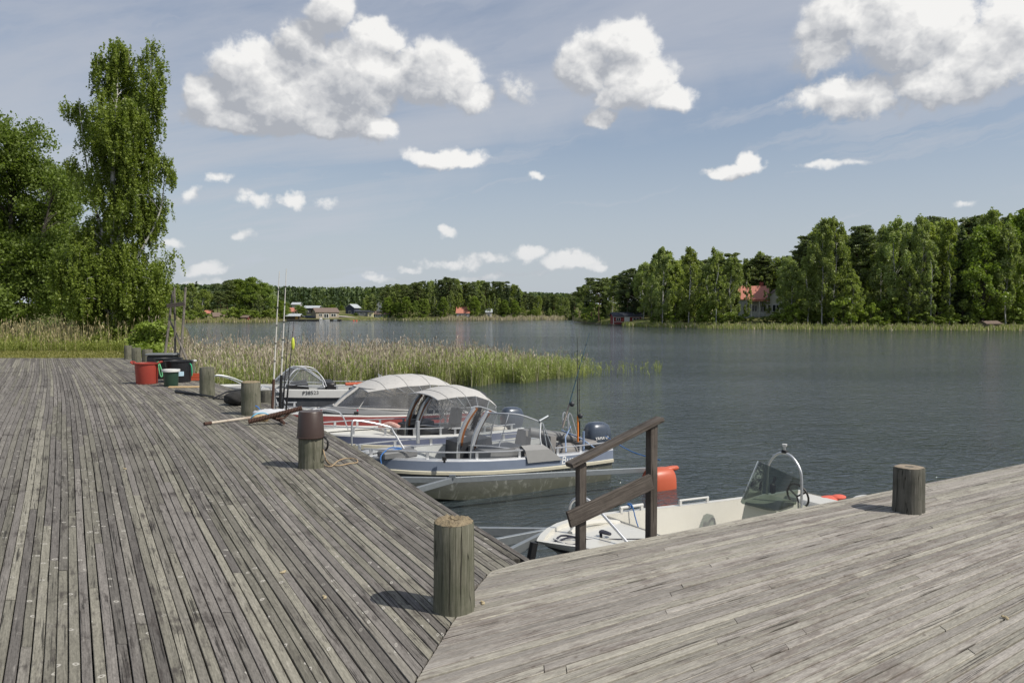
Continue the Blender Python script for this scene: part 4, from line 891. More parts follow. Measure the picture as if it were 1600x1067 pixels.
def long_board(name, a, b, w, h, mat, parent):
    a, b = Vector(a), Vector(b); Z = (b - a).normalized(); Y = Vector((0, 0, 1)); Y = (Y - Z * Y.dot(Z)).normalized(); X = Y.cross(Z)
    o = MB().box((0, 0, 0), (w, h, (b - a).length), bev=.004).build(name, mat, parent); o.matrix_local = Matrix.Translation((a + b) / 2) @ Matrix((X, Y, Z)).transposed().to_4x4(); return o
class Hull:
    def __init__(s, L, B, Hs, Hb, st=.21, sk=.06, p=2.3, rake=.75, chine=.02, keel=-.28):
        s.L, s.B, s.Hs, s.Hb, s.st, s.sk, s.p, s.rake, s.ch, s.ke = L, B, Hs, Hb, st, sk, p, rake, chine, keel
    def b(s, t): return s.B / 2 * (1 - max(0, (t - .42) / .58) ** s.p) * (.93 + .07 * min(t / .25, 1)) + .012
    def g(s, t): return s.Hs + (s.Hb - s.Hs) * t ** 1.9
    def k(s, t): return s.ke + (s.g(1) * .55 - s.ke) * max(0, (t - .62) / .38) ** 2.6
    def x(s, t, z): return s.L * t - s.rake * t ** 8 * (1 - (z - s.k(t)) / (s.g(t) - s.k(t)))
    def pt(s, t, side, y, z): return (s.x(t, z), side * y, z)
    def rail(s, t, side, inset=.06, up=0): z = s.g(t) + up; return (s.x(t, s.g(t)), side * max(.0, s.b(t) - inset), z)
    def sect(s, t):
        g, b = s.g(t), s.b(t); c = s.ch + (g * .60 - s.ch) * max(0, (t - .35) / .65) ** 2.2; c2 = max(c - .08, s.k(t) + .01)
        return [(b - .01, g), (b, g - .02), (b, g - s.st), (b + .022, g - s.st - .012), (b + .022, g - s.st - s.sk), (b - .02, g - s.st - s.sk - .01), (b * .985 - .03, (g - s.st - s.sk + c) / 2), (b * (.93 - .12 * t ** 3), c), (b * (.90 - .12 * t ** 3), c2), (0.0, s.k(t))]
def hull_parts(root, h, hull_mat, stripe, strake, inner, gun, floor_z=.12, fore=.72, fore_drop=.06, side_w=.13):
    ts = [0, .08, .2, .32, .44, .55, .65, .74, .81, .87, .92, .96, .985, 1.0]
    def shell(name, i0, i1, mat):
        mb = MB()
        for side in (1, -1):
            secs = []
            for t in ts:
                q = h.sect(t)[i0:i1 + 1]; secs.append([h.pt(t, side, y, z) for y, z in (q if side > 0 else q)])
            if side < 0: secs = [list(r) for r in secs]; secs = secs[::-1]
            mb.loft(secs)
        return mb
    shell('s', 1, 2, stripe).build('stripe', stripe, root, smooth=35)
    shell('s', 2, 5, strake).build('rubbing_strake', strake, root, smooth=35)
    mb = shell('h', 5, 9, hull_mat)
    q = h.sect(0); mb.add([h.pt(0, 1, y, z) for y, z in q] + [h.pt(0, -1, y, z) for y, z in q[::-1]], [tuple(range(2 * len(q)))])     # transom
    mb.build('hull', hull_mat, root, smooth=30)
    mb = MB()                                                                                                                      # gunwale cap
    for side in (1, -1):
        secs = []
        for t in ts:
            g, b = h.g(t), h.b(t); w = min(side_w, b * .9); secs.append([h.pt(t, side, b, g - .02), h.pt(t, side, b - .01, g + .012), (h.x(t, g), side * (b - w), g + .012), (h.x(t, g), side * (b - w), g - .04)])
        mb.loft(secs if side > 0 else secs[::-1])
    mb.build('gunwale', gun, root, smooth=35)
    mb = MB(); t2 = [t for t in ts if t <= fore] + [fore]
    secs = []
    for t in t2:
        g, b = h.g(t), h.b(t); w = side_w; f = floor_z; secs.append([(h.x(t, g), b - w, g - .0), (h.x(t, g), b - w - .05, f), (h.x(t, g), -(b - w - .05), f), (h.x(t, g), -(b - w), g - .0)])
    mb.loft(secs); a = secs[0]; mb.add(a, [(3, 2, 1, 0)]); mb.add([(p[0] , p[1], p[2]) for p in secs[-1]], [(0, 1, 2, 3)])
    mb.build('cockpit_liner', inner, root)
    mb = MB(); t3 = [fore] + [t for t in ts if t > fore and t < .99]; mb.loft([[(h.x(t, h.g(t)), (h.b(t) - min(side_w, h.b(t) * .85)), h.g(t) - fore_drop), (h.x(t, h.g(t)), 0, h.g(t) - fore_drop + .02), (h.x(t, h.g(t)), -(h.b(t) - min(side_w, h.b(t) * .85)), h.g(t) - fore_drop)] for t in t3])
    mb.build('foredeck', inner, root, smooth=40)
def side_rail(root, h, t0, t1, side, up=.12, n=10, posts=3, r=.013, inset=.07, ends=False):
    mb = MB(); P = [h.rail(t0 + (t1 - t0) * i / n, side, inset, up) for i in range(n + 1)]
    if ends: P = [h.rail(t0, side, inset, .01)] + P + [h.rail(t1, side, inset, .01)]
    mb.tube(P, r, 6)
    for i in range(posts):
        t = t0 + (t1 - t0) * (i + .12) / (posts - .76) if posts > 1 else t0
        t = min(t, t1); a = h.rail(t, side, inset, .0); b = h.rail(t, side, inset, up); mb.box(((a[0] + b[0]) / 2, a[1], (a[2] + b[2]) / 2), (.05, .018, up))
    return mb.build('side_rail', ALU, root, smooth=True)
def outboard(root, x, z, col, name_txt=None, s=1.0, tilt=0.0):
    m = MB(); m.box((x - .02, 0, z - .12), (.16, .24, .30), bev=.02); m.box((x - .16, 0, z - .42), (.17, .11, .75), bev=.03); m.box((x - .20, 0, z - .78), (.42, .20, .02)); m.ellipsoid((x - .18, 0, z - .93), (.26, .055, .055))
    for k in range(3):
        a = k * 2.094; m.ellipsoid((x - .44, .09 * math.cos(a), z - .93 + .09 * math.sin(a)), (.012, .07, .045), 8, 5, Matrix.Rotation(a, 3, 'X') @ Matrix.Rotation(.5, 3, 'Z'))
    o = m.build('outboard_motor', DGREY, root, smooth=45)
    secs = []
    for zz, fx, rx, w in ((-.12, 0, .15, .11), (0, -.02, .22, .155), (.12, -.03, .27, .185), (.26, -.035, .285, .19), (.38, -.02, .27, .18), (.47, .0, .23, .15), (.52, .03, .15, .09), (.53, .04, .05, .03)):
        ring = []
        for k in range(18):
            a = 2 * math.pi * k / 18; ca, sa = math.cos(a), math.sin(a); e = .62
            ring.append((x - .14 + fx + rx * s * math.copysign(abs(ca) ** e, ca) + (zz * -.10), w * s * math.copysign(abs(sa) ** e, sa), z + .10 + zz * s))
        secs.append(ring)
    MB().loft(secs, close=True, caps=True).build('cowling', col, o, smooth=50)
    MB().box((x - .13, 0, z + .12), (.585 * s, .385 * s, .022), bev=.008).build('cowling_trim', ALU, o)
    if name_txt:
        text('lettering', name_txt, .085, TXT_W, o, (x - .17, .191 * s, z + .34), lean=-.08); text('lettering', name_txt, .085, TXT_W, o, (x - .17, -.191 * s, z + .34), port=False, lean=-.08)
    return o
def screen_half(root, sgn, bot, top, mat=GLASS, frame=ALU, fr=.014, posts=(0, -1)):
    b = [Vector((x, y * sgn, z)) for x, y, z in bot]; t = [Vector((x, y * sgn, z)) for x, y, z in top]; b2, t2 = spline(b, 4), spline(t, 4)
    mid = [(p + q) / 2 + Vector((.03, 0, 0)) for p, q in zip(b2, t2)]
    g = MB(); g.loft([b2, mid, t2] if sgn > 0 else [t2, mid, b2]); w = g.build('windscreen', mat, root, smooth=60)
    f = MB(); f.tube(t2, fr, 7); f.tube(b2, fr * .9, 6)
    for i in posts: f.tube([b2[i], mid[i], t2[i]], fr, 7, smooth=3)
    for i in (len(b2) // 2,): f.tube([b2[i], t2[i]], fr * .6, 6)
    f.build('screen_frame', frame, w, smooth=True); return w
def seat(root, x, y, z, mat=SEATF, rot=0):
    m = MB(); m.box((x, y, z + .06), (.46, .46, .14), bev=.04); s = m.build('seat', mat, root, smooth=40)
    mb = MB(); mb.loft([[(x - .22 - .10 * f, y - .22 * (1 - .25 * f * f), z + .1 + .5 * f), (x - .26 - .10 * f, y, z + .1 + .5 * f), (x - .22 - .10 * f, y + .22 * (1 - .25 * f * f), z + .1 + .5 * f), (x - .12 - .08 * f, y + .20 * (1 - .25 * f * f), z + .1 + .5 * f), (x - .15 - .08 * f, y, z + .1 + .5 * f), (x - .12 - .08 * f, y - .20 * (1 - .25 * f * f), z + .1 + .5 * f)] for f in (0, .3, .6, .85, 1)], close=True, caps=True)
    mb.build('backrest', mat, s, smooth=50)
def console(root, x0, x1, y0, y1, z0, z1, mat, slope=.12):
    mb = MB(); secs = [[(x0, y0, z0), (x1 + .05, y0, z0), (x1, y0, z1 - .06), (x0 + slope, y0, z1)], [(x0, y1, z0), (x1 + .05, y1, z0), (x1, y1, z1 - .06), (x0 + slope, y1, z1)]]
    mb.loft(secs, close=True, caps=True); return mb.build('console', mat, root)
def boat_root(name, label, stern, ang):
    return thing(name, label, 'boat', (stern[0], stern[1], WATER), ang)

ANG = math.atan2(-.539, -.842)
# --- A: blue striped aluminium boat nearest the handrail
A = boat_root('motor_boat', 'open aluminium motor boat with pale blue stripe, nearest boat to the wooden handrail', (1.45, 15.52), ANG)
hA = Hull(5.15, 1.98, .60, .86, st=.185); hull_parts(A, hA, HULL, BLUE, STRAKE, LINER, ALU, floor_z=.15, fore=.70)
for sg in (1, -1):
    side_rail(A, hA, .40, .93, sg, .13, posts=4); side_rail(A, hA, .03, .27, sg, .13, posts=3)
    bot = [(2.72, .27, .82), (2.6, .52, .84), (2.22, .82, .80), (1.65, .90, .74)]; top = [(2.42, .27, 1.40), (2.32, .50, 1.41), (2.0, .70, 1.38), (1.58, .76, 1.22)]
    screen_half(A, sg, bot, top)
    # curved door jamb with a varnished inner edge
    P = [Vector((2.76, .25 * sg, .30)), Vector((2.73, .25 * sg, .85)), Vector((2.6, .25 * sg, 1.18)), Vector((2.40, .25 * sg, 1.43))]
    jm = MB(); sp = spline(P, 5)
    for a, b in zip(sp, sp[1:]): jm.bar(a, b, .05, .045)
    jb = jm.build('door_jamb', ALU, A); m2 = MB(); q = [p + Vector((-.05, 0, 0)) for p in sp[4:]]
    for a, b in zip(q, q[1:]): m2.bar(a, b, .045, .045)
    m2.build('varnished_edge', ORWOOD, jb)
    console(A, 1.90, 2.70, .27 * sg, .84 * sg, .15, .84, MGREY if sg > 0 else DGREY)
m = MB(); m.loft([[(1.28, 1.04, .54), (1.55, 1.0, .76), (1.62, .86, .84)], [(2.05, 1.04, .56), (2.08, 1.0, .78), (2.08, .86, .85)]]); m.loft([[(1.28, 1.04, .54), (1.55, 1.0, .76), (1.62, .86, .84)][::-1], [(1.35, .86, .54), (1.5, .88, .74), (1.6, .82, .84)][::-1]]); m.build('console_cover', M('grey_cover', (.24, .24, .235), .7, bump=.1, bscale=20), A, smooth=40)
MB().box((2.52, 0, .52), (.05, .5, .45), bev=.01).build('door', MGREY, A)
m = MB(); m.tube([(4.92, 0, .80), (4.92, 0, 1.34), (4.80, 0, 1.40), (4.32, .10, 1.28), (4.22, .12, 1.18), (4.05, .30, .80)], .017, 8, smooth=4); m.build('bow_pulpit', ALU, A, smooth=True)
MB().box((4.25, .35, .84), (.62, .30, .12), bev=.02).build('bow_step', MGREY, A)
MB().tube([(3.4, -.62, .80), (3.4, -.62, 1.22)], .035, 10).build('bow_post', ALU, A, smooth=True)
m = MB(); m.tube([(4.5, .2, .84), (4.35, .38, .92), (4.15, .3, .91), (4.3, .22, .93), (4.5, .42, .92), (4.62, .5, .83), (4.6, .58, .60)], .011, 6, smooth=4); m.build('blue_rope', ROPE_B, A, smooth=True)
for yy in (.42, -.42): seat(A, 1.42, yy, .30)
outboard(A, -.16, .34, ENGINE, 'YAMAHA', 1.05)
m = MB(); m.tube([(1.25, -.10, .90), (.30, .25, .72)], .095, 14); m.build('rolled_cover', MGREY, A, smooth=50)
MB().box((1.0, .45, .36), (.42, .35, .5), bev=.06, rz=.3).build('black_bag', BLACK, A, smooth=50)
MB().box((1.1, .35, .66), (.44, .30, .14), bev=.03, rz=.5).build('storage_box', DGREY, A, smooth=40)
MB().ellipsoid((.85, .55, .55), (.28, .17, .20), 14, 9).build('duffel', SEATF, A, smooth=70)
m = MB(); m.tube([(.28, -.3, .6), (.30, -.3, 1.10), (.22, -.3, 1.16), (.05, -.25, .62)], .014, 6, smooth=3); m.tube([(.28, -.12, .6), (.30, -.12, 1.10), (.22, -.12, 1.16), (.05, -.1, .62)], .014, 6, smooth=3)
for z in (.75, .9, 1.05): m.tube([(.28, -.3, z), (.28, -.12, z)], .011, 6)
m.build('boarding_ladder', ALU, A, smooth=True)
m = MB(); m.tube([(.62, .80, .60), (.62, .80, .98)], .022, 8); m.tube([(.30, .82, .60), (.50, .55, .80), (.7, .2, .93)], .014, 6); m.tube([(1.05, .82, .62), (.9, .6, .86), (.55, .3, 1.0)], .014, 6); m.build('rod_holder', M('pale_blue_tube', (.25, .34, .5), .4, .3), A, smooth=True)
m = MB(); m.tube([(1.62, .76, 1.24), (1.42, .76, 1.32)], .03, 10); m.tube([(1.55, .76, 1.22), (1.52, .92, .62)], .011, 6); m.tube([(1.55, .76, 1.22), (1.38, .93, .62)], .011, 6); m.build('screen_strut', GALV, A, smooth=True)
MB().box((.30, -.02, .68), (.36, 1.3, .10), bev=.03).build('stern_bench', SEATF, A, smooth=40)
m = MB(); m.box((3.66, .93, .79), (.06, .05, .06)); m.tube([(3.66, .93, .80), (3.66, .93, .72)], .02, 8); m.build('cleat', BLACK, A)
text('lettering', 'Buster', .20, TXT_W, A, (1.02, hA.b(.2) + .005, .515), shear=.15)
# --- B: grey blue striped boat with a short canopy
Bt = boat_root('motor_boat', 'pale motor boat with grey blue stripe under a short light grey canopy', (-.28, 17.95), ANG + .02)
hB = Hull(4.75, 1.9, .60, .84, st=.17, sk=.10); hull_parts(Bt, hB, HULL, BLUEG, STRAKE, M('warm_white_deck', (.58, .57, .52), .5, dirt=.15, dcol=(.4, .37, .3)), WHITE, floor_z=.15, fore=.60)
for sg in (1, -1):
    side_rail(Bt, hB, .42, .95, sg, .16, posts=5); side_rail(Bt, hB, .03, .38, sg, .13, posts=3)
    screen_half(Bt, sg, [(2.25, .25, .80), (2.15, .5, .82), (1.75, .80, .78), (1.1, .88, .72)], [(1.95, .25, 1.36), (1.85, .5, 1.38), (1.55, .68, 1.36), (1.05, .74, 1.30)], VINYL)
    P = [Vector((2.33, .23 * sg, .3)), Vector((2.29, .23 * sg, .85)), Vector((2.15, .23 * sg, 1.2)), Vector((1.97, .23 * sg, 1.40))]; jm = MB(); sp = spline(P, 5)
    for a, b in zip(sp, sp[1:]): jm.bar(a, b, .05, .045)
    jb = jm.build('door_jamb', GALV, Bt); m2 = MB(); q = [p + Vector((-.05, 0, 0)) for p in sp[4:]]
    for a, b in zip(q, q[1:]): m2.bar(a, b, .04, .04)
    m2.build('varnished_edge', ORWOOD, jb); console(Bt, 1.5, 2.25, .25 * sg, .80 * sg, .15, .80, DGREY)
def canopy(root, ribs, skirt, mat, vinyl, side_open=()):
    """ribs: (x, halfwidth, z side, z crown); cloth loft over the ribs, tube per rib, clear side curtains down to skirt z"""
    secs = []
    for (x, w, zs, zc) in ribs:
        secs.append([(x, w * c, zs + (zc - zs) * (1 - abs(c) ** 2.6)) for c in (1, .93, .78, .5, .2, 0, -.2, -.5, -.78, -.93, -1)])
    o = MB().loft(secs).build('canopy', mat, root, smooth=50); f = MB()
    for s in secs: f.tube([Vector(p) - Vector((0, 0, .012)) for p in s], .011, 6)
    x0 = ribs[0][0]; xm = ribs[len(ribs) // 2]
    for sg in (1, -1):
        base = Vector((xm[0] - .35, (xm[1] + .06) * sg, skirt)); 
        for r_ in ribs[1:]: f.tube([base, (r_[0], r_[1] * sg, r_[2])], .011, 6)
    f.build('canopy_frame', ALU, o, smooth=True); sm = MB()
    for s in secs[1::2]: sm.tube([Vector(p) + Vector((0, 0, .004)) for p in s], .0035, 5)
    sm.build('seam', MGREY, o)
    for sg in (1, -1):
        v = MB(); secs2 = [[(x, w * sg, zs - .0), (x, (w + .03) * sg, (zs + skirt) / 2), (x, (w + .08) * sg, skirt)] for (x, w, zs, zc) in ribs]
        v.loft(secs2 if sg > 0 else secs2[::-1]); v.build('side_curtain', vinyl, o, smooth=50)
    return o
canopy(Bt, [(2.02, .70, 1.38, 1.46), (1.8, .73, 1.40, 1.51), (1.6, .76, 1.42, 1.56), (1.38, .78, 1.415, 1.58), (1.15, .80, 1.42, 1.60), (.80, .80, 1.30, 1.50), (.60, .78, 1.16, 1.34)], .74, CANVAS, VINYL)
outboard(Bt, -.14, .38, ENGINE, None, 1.0); seat(Bt, 1.2, .4, .42); seat(Bt, 1.2, -.4, .42); MB().box((.4, 0, .5), (.4, 1.3, .3), bev=.04).build('stern_bench', M('cream_seat', (.5, .47, .42), .6), Bt, smooth=40)
m = MB(); m.tube([(3.1, .1, .8), (2.95, .3, .9), (2.8, .45, .82)], .05, 8, smooth=3); m.build('red_white_cover', M('red_white_cloth', (.55, .33, .28), .8, var=.5, scale=14), Bt, smooth=True)
m = MB(); m.tube([(4.55, .0, .82), (4.55, 0, 1.2), (4.4, 0, 1.28), (4.0, .15, 1.2), (3.85, .25, .84)], .015, 7, smooth=4); m.build('bow_pulpit', ALU, Bt, smooth=True)
# --- C: red striped boat with the long canopy
Cb = boat_root('motor_boat', 'red striped motor boat with windscreen and long light grey canopy', (-1.25, 20.9), ANG)
hC = Hull(5.85, 2.15, .66, .98, st=.23, sk=.10); hull_parts(Cb, hC, M('white_hull', (.6, .6, .58), .35, dirt=.2), RED, WHITE, LINER, WHITE, floor_z=.15, fore=.74)
for sg in (1, -1):
    screen_half(Cb, sg, [(3.72, .05, .92), (3.55, .5, .92), (3.05, .85, .90), (1.9, 1.0, .80)], [(3.1, .05, 1.36), (3.05, .45, 1.36), (2.8, .72, 1.32), (1.95, .90, .98)], VINYL, CANVAS, .02)
    mb = MB(); mb.loft([[(3.72, .05 * sg, .93), (3.55, .5 * sg, .93), (3.05, .86 * sg, .91), (1.9, 1.0 * sg, .81)], [(4.2, .05 * sg, .88), (3.95, .6 * sg, .84), (3.3, .97 * sg, .80), (1.9, 1.03 * sg, .72)]][::sg]); mb.build('screen_base', DGREY if sg < 0 else MGREY, Cb, smooth=40)
    side_rail(Cb, hC, .76, .97, sg, .15, posts=3); side_rail(Cb, hC, .03, .28, sg, .12, posts=2)
canopy(Cb, [(3.1, .66, 1.30, 1.36), (2.7, .82, 1.36, 1.52), (2.42, .86, 1.385, 1.58), (2.15, .88, 1.41, 1.63), (1.85, .89, 1.405, 1.63), (1.55, .90, 1.42, 1.63), (1.3, .90, 1.395, 1.60), (1.05, .90, 1.38, 1.54), (.78, .88, 1.26, 1.40)], .80, CANVAS, glass('brown_mesh', (.62, .57, .50), .30))
outboard(Cb, -.14, .42, DGREY, None, 1.05); seat(Cb, 2.1, .45, .42); seat(Cb, 2.1, -.45, .42); MB().box((.6, 0, .5), (.5, 1.5, .35), bev=.05).build('stern_bench', SEATF, Cb, smooth=40)
m = MB(); m.tube([(5.55, .18, .95), (5.55, .18, 1.42), (5.45, .18, 1.5), (5.2, .3, 1.42), (4.95, .45, .92)], .016, 7, smooth=4); m.tube([(5.55, -.18, .95), (5.55, -.18, 1.42), (5.45, -.18, 1.5), (5.2, -.3, 1.42), (4.95, -.45, .92)], .016, 7, smooth=4); m.build('bow_pulpit', ALU, Cb, smooth=True)
for tx in (.74, .60):
    m = MB(); q = hC.rail(tx, 1, .1, .06); m.box(q, (.10, .06, .07), bev=.01); lo = m.build('navigation_lamp', BLACK, Cb); MB().ellipsoid((q[0] - .03, q[1], q[2] + .06), (.022, .022, .022), 8, 6).build('lens', M('red_lens', (.6, .02, .05), .2), lo)
fe = thing('fender', 'navy blue teardrop fender hanging on the red striped boat', 'fender', Cb.matrix_world @ Vector((0, 0, 0)))
q = Matrix.Translation(Cb.location) @ Matrix.Rotation(ANG, 4, 'Z') @ Vector((4.45, hC.b(.76) + .14, .60)); fe.location = q
MB().lathe([(.0, -.24), (.06, -.23), (.12, -.16), (.135, -.02), (.11, .10), (.05, .22), (.025, .26), (.0, .27)], (0, 0, 0), 16).build('float', NAVY, fe, smooth=70); MB().tube([(0, 0, .25), (0, -.04, .50)], .008, 5).build('lanyard', ROPE_K, fe)
# --- D: white topped boat by the reeds
Db = boat_root('motor_boat', 'white and dark grey boat with curved screen rails lying against the reeds', (-4.15, 26.4), math.atan2(-.30, -.95))
hD = Hull(5.9, 1.95, .70, .92, st=.24, sk=.03, p=2.6); hull_parts(Db, hD, M('dark_grey_hull', (.07, .075, .085), .4, dirt=.3, dcol=(.2, .2, .2)), WHITE, DGREY, LINER, WHITE, floor_z=.2, fore=.72)
text('lettering', 'P38523', .17, TXT_K, Db, (2.75, hD.b(.46) + .004, .66))
for sg in (1, -1):
    screen_half(Db, sg, [(3.9, .08, .95), (3.7, .5, .95), (3.1, .8, .88), (2.3, .88, .82)], [(3.35, .08, 1.42), (3.2, .45, 1.43), (2.85, .62, 1.36), (2.35, .82, 1.0)], GLASS, ALU, .022)
    m = MB(); m.tube([(3.55, .80 * sg, .85), (3.35, .72 * sg, 1.25), (3.1, .62 * sg, 1.42), (2.6, .66 * sg, 1.35), (2.35, .80 * sg, 1.1), (2.25, .86 * sg, .85)], .018, 7, smooth=4); m.build('screen_hoop', ALU, Db, smooth=True)
    side_rail(Db, hD, .04, .34, sg, .13, posts=3)
    m = MB(); m.tube([hD.rail(.97, sg, .03, 0), (5.72, .12 * sg, 1.15), (5.6, .16 * sg, 1.22), (5.2, .3 * sg, 1.12), (4.75, .5 * sg, .90)], .018, 7, smooth=4); m.build('bow_rail', ALU, Db, smooth=True)
console(Db, 2.7, 3.4, .2, .8, .2, .95, BLACK); console(Db, 2.7, 3.4, -.8, -.2, .2, .95, BLACK); MB().box((2.1, 0, .78), (.35, 1.5, .34), bev=.06).build('black_cushions', BLACK, Db, smooth=40)
outboard(Db, -.14, .36, DGREY, None, .9); m = MB(); m.tube([(.3, -.4, .8), (.4, -.4, 1.1), (.4, .3, 1.1), (.3, .3, .8)], .02, 7); m.build('stern_hoop', ALU, Db, smooth=True)
MB().box((1.1, -.3, .80), (.9, .16, .10), bev=.03).build('orange_strap', ORANGE, Db)
# --- E: cream white plastic boat beside the pier
E_ANG = math.atan2(-.515, -.86)
Ew = boat_root('motor_boat', 'cream white open boat with smoked screen and black bow rubber beside the pier deck', (4.87, 10.93), E_ANG)
hE = Hull(5.35, 2.0, .50, .76, st=.06, sk=.05, p=4.2, rake=.55); hull_parts(Ew, hE, CREAM, CREAM, BLACK, CREAM, CREAM, floor_z=.10, fore=.70, fore_drop=.03, side_w=.10)
m = MB(); zf = .72                                        # recessed anchor well and raised inner bow moulding
m.loft([[(3.0, -.78, .12), (3.0, -.66, .40), (3.0, .66, .40), (3.0, .78, .12)], [(3.75, -.62, .40), (3.75, -.5, .62), (3.75, .5, .62), (3.75, .62, .40)], [(4.7, -.34, .70), (4.7, -.2, .74), (4.7, .2, .74), (4.7, .34, .70)]]); m.build('bow_moulding', CREAM, Ew, smooth=50)
m = MB(); m.tube([(4.72, -.30, .79), (4.35, -.5, .81), (3.8, -.60, .72), (3.55, -.5, .60), (3.6, 0, .62), (3.8, .55, .72), (4.35, .48, .81)], .035, 8, smooth=5); m.build('moulded_lip', CREAM, Ew, smooth=True)
m = MB(); m.tube([(4.68, -.32, .84), (4.71, -.32, 1.08), (4.68, -.27, 1.19), (4.61, -.16, 1.22), (4.55, -.04, 1.14), (4.48, .20, .96), (4.43, .38, .82)], .018, 9, smooth=5); m.build('bow_hoop', ALU, Ew, smooth=True)
m = MB(); m.tube([(5.22, 0, .80), (4.95, 0, .86), (4.7, .02, .80), (4.5, .03, .78)], .012, 6, smooth=4); m.tube([(5.2, .06, .82), (4.98, -.1, .86), (4.85, .1, .85), (5.0, .14, .82), (5.15, .02, .86)], .012, 6, smooth=4); m.tube([(4.5, .0, .80), (4.44, -.07, .84), (4.38, 0, .82), (4.44, .06, .84), (4.5, -.03, .85)], .018, 6, smooth=4); m.tube([(4.5, .03, .78), (4.0, .4, .8), (3.5, .6, .76)], .007, 5, smooth=3); m.build('mooring_line', ROPE_K, Ew, smooth=True)
m = MB(); m.box((5.12, .05, .835), (.07, .14, .03), bev=.01); m.tube([(5.12, -.04, .86), (5.12, .16, .86)], .013, 7); m.build('bow_cleat', WHITE, Ew, smooth=40)
m = MB(); m.tube([(3.50, -.90, .80), (3.1, -.92, .79)], .020, 8); m.box((3.48, -.90, .765), (.04, .03, .07)); m.box((3.12, -.92, .755), (.04, .03, .07)); m.build('grab_rail', WHITE, Ew, smooth=True)
m = MB(); m.tube([(3.34, -.93, .83), (3.33, -.86, .82), (3.30, -.80, .60), (3.22, -.66, .20)], .008, 6, smooth=3); m.tube([(3.34, -.95, .81), (3.36, -.90, .83), (3.33, -.87, .80), (3.32, -.93, .76), (3.35, -.94, .81)], .010, 6, smooth=3); m.build('blue_rope', ROPE_B, Ew, smooth=True)
m = MB(); m.tube([(2.45, -.92, .76), (1.9, -.92, .74)], .016, 8); m.box((2.43, -.92, .73), (.04, .03, .06)); m.box((1.92, -.92, .71), (.04, .03, .06)); m.build('grab_rail', WHITE, Ew, smooth=True)
co = MB(); co.loft([[(2.0, -.34, .10), (2.0, .26, .10), (1.84, .22, .80), (1.84, -.30, .80)], [(1.75, -.34, .10), (1.75, .26, .10), (1.45, .22, .86), (1.45, -.30, .86)], [(1.05, -.34, .10), (1.05, .26, .10), (1.15, .22, .72), (1.15, -.30, .72)]], close=True, caps=True); cb_ = co.build('console', M('pale_olive_console', (.42, .43, .36), .4, var=.06), Ew, smooth=35)
m = MB(); bt = [Vector((1.45, -.36, .84)), Vector((1.90, -.33, .80)), Vector((1.95, -.05, .80)), Vector((1.88, .22, .80)), Vector((1.50, .25, .84))]; tp_ = [Vector((1.42, -.33, 1.27)), Vector((1.60, -.31, 1.33)), Vector((1.62, -.05, 1.29)), Vector((1.57, .21, 1.22)), Vector((1.42, .24, 1.16))]
m.loft([spline(bt, 3), spline(tp_, 3)]); w = m.build('smoked_windscreen', TINT, Ew, smooth=50)
m = MB(); m.tube([(1.40, -.31, .60), (1.40, -.31, 1.14), (1.40, -.27, 1.30), (1.40, -.16, 1.42), (1.40, -.03, 1.46), (1.40, .10, 1.42), (1.40, .21, 1.30), (1.40, .25, 1.14), (1.40, .25, .60)], .017, 9, smooth=4); m.build('screen_arch', ALU, Ew, smooth=True)
m = MB(); m.lathe([(.012, -.02), (.014, .045), (.032, .065), (.034, .09), (.0, .094)], (1.40, -.03, 1.49), 12); m.build('top_lamp', WHITE, Ew, smooth=40); MB().box((1.40, -.03, 1.478), (.05, .08, .045), bev=.01).build('lamp_clamp', BLACK, Ew)
ring = [(1.22 + .04 * math.sin(a), .05 + .17 * math.cos(a), .88 + .16 * math.sin(a)) for a in np.linspace(0, 2 * math.pi, 20)]; m = MB(); m.tube(ring, .014, 7, caps=False)
for a in (0.5, 2.6, 4.7): m.tube([(1.24, .05, .87), (1.22 + .04 * math.sin(a), .05 + .17 * math.cos(a), .88 + .16 * math.sin(a))], .012, 6)
m.build('steering_wheel', BLACK, Ew, smooth=True); m = MB(); m.box((1.35, -.26, .93), (.09, .06, .14), bev=.02); m.tube([(1.35, -.26, .95), (1.28, -.28, 1.08)], .02, 7); m.build('throttle_lever', BLACK, Ew, smooth=40)
MB().box((.55, 0, .36), (.5, 1.2, .45), bev=.06).build('bench', CREAM, Ew, smooth=40); outboard(Ew, -.12, -.01, WHITE, None, .9)
m = MB(); m.tube([(5.40, 0, .76), (5.44, 0, .50), (5.30, 0, .20), (4.9, 0, -.1)], [.045, .05, .045, .03], 8, smooth=3); m.build('stem_rubber', BLACK, Ew, smooth=True)
for ch in Ew.children:
    if ch.name.split('.')[0] not in ('hull', 'stripe', 'rubbing_strake', 'gunwale', 'cockpit_liner', 'foredeck', 'outboard_motor', 'bench', 'stem_rubber'): ch.location.z -= .115
lj = thing('life_jacket', 'folded orange red life jacket on the stern of the cream white boat', 'life jacket', (4.55, 10.95, WATER + .53), 0.4); lj.scale = (.75, .75, .6)
m = MB(); m.ellipsoid((0, 0, .03), (.26, .15, .08)); m.ellipsoid((-.28, .02, .02), (.12, .10, .07)); m.ellipsoid((.2, -.05, .07), (.16, .12, .06)); m.build('foam_panel', M('coral_cloth', (.62, .12, .08), .8, bump=.3, bscale=14), lj, smooth=80)

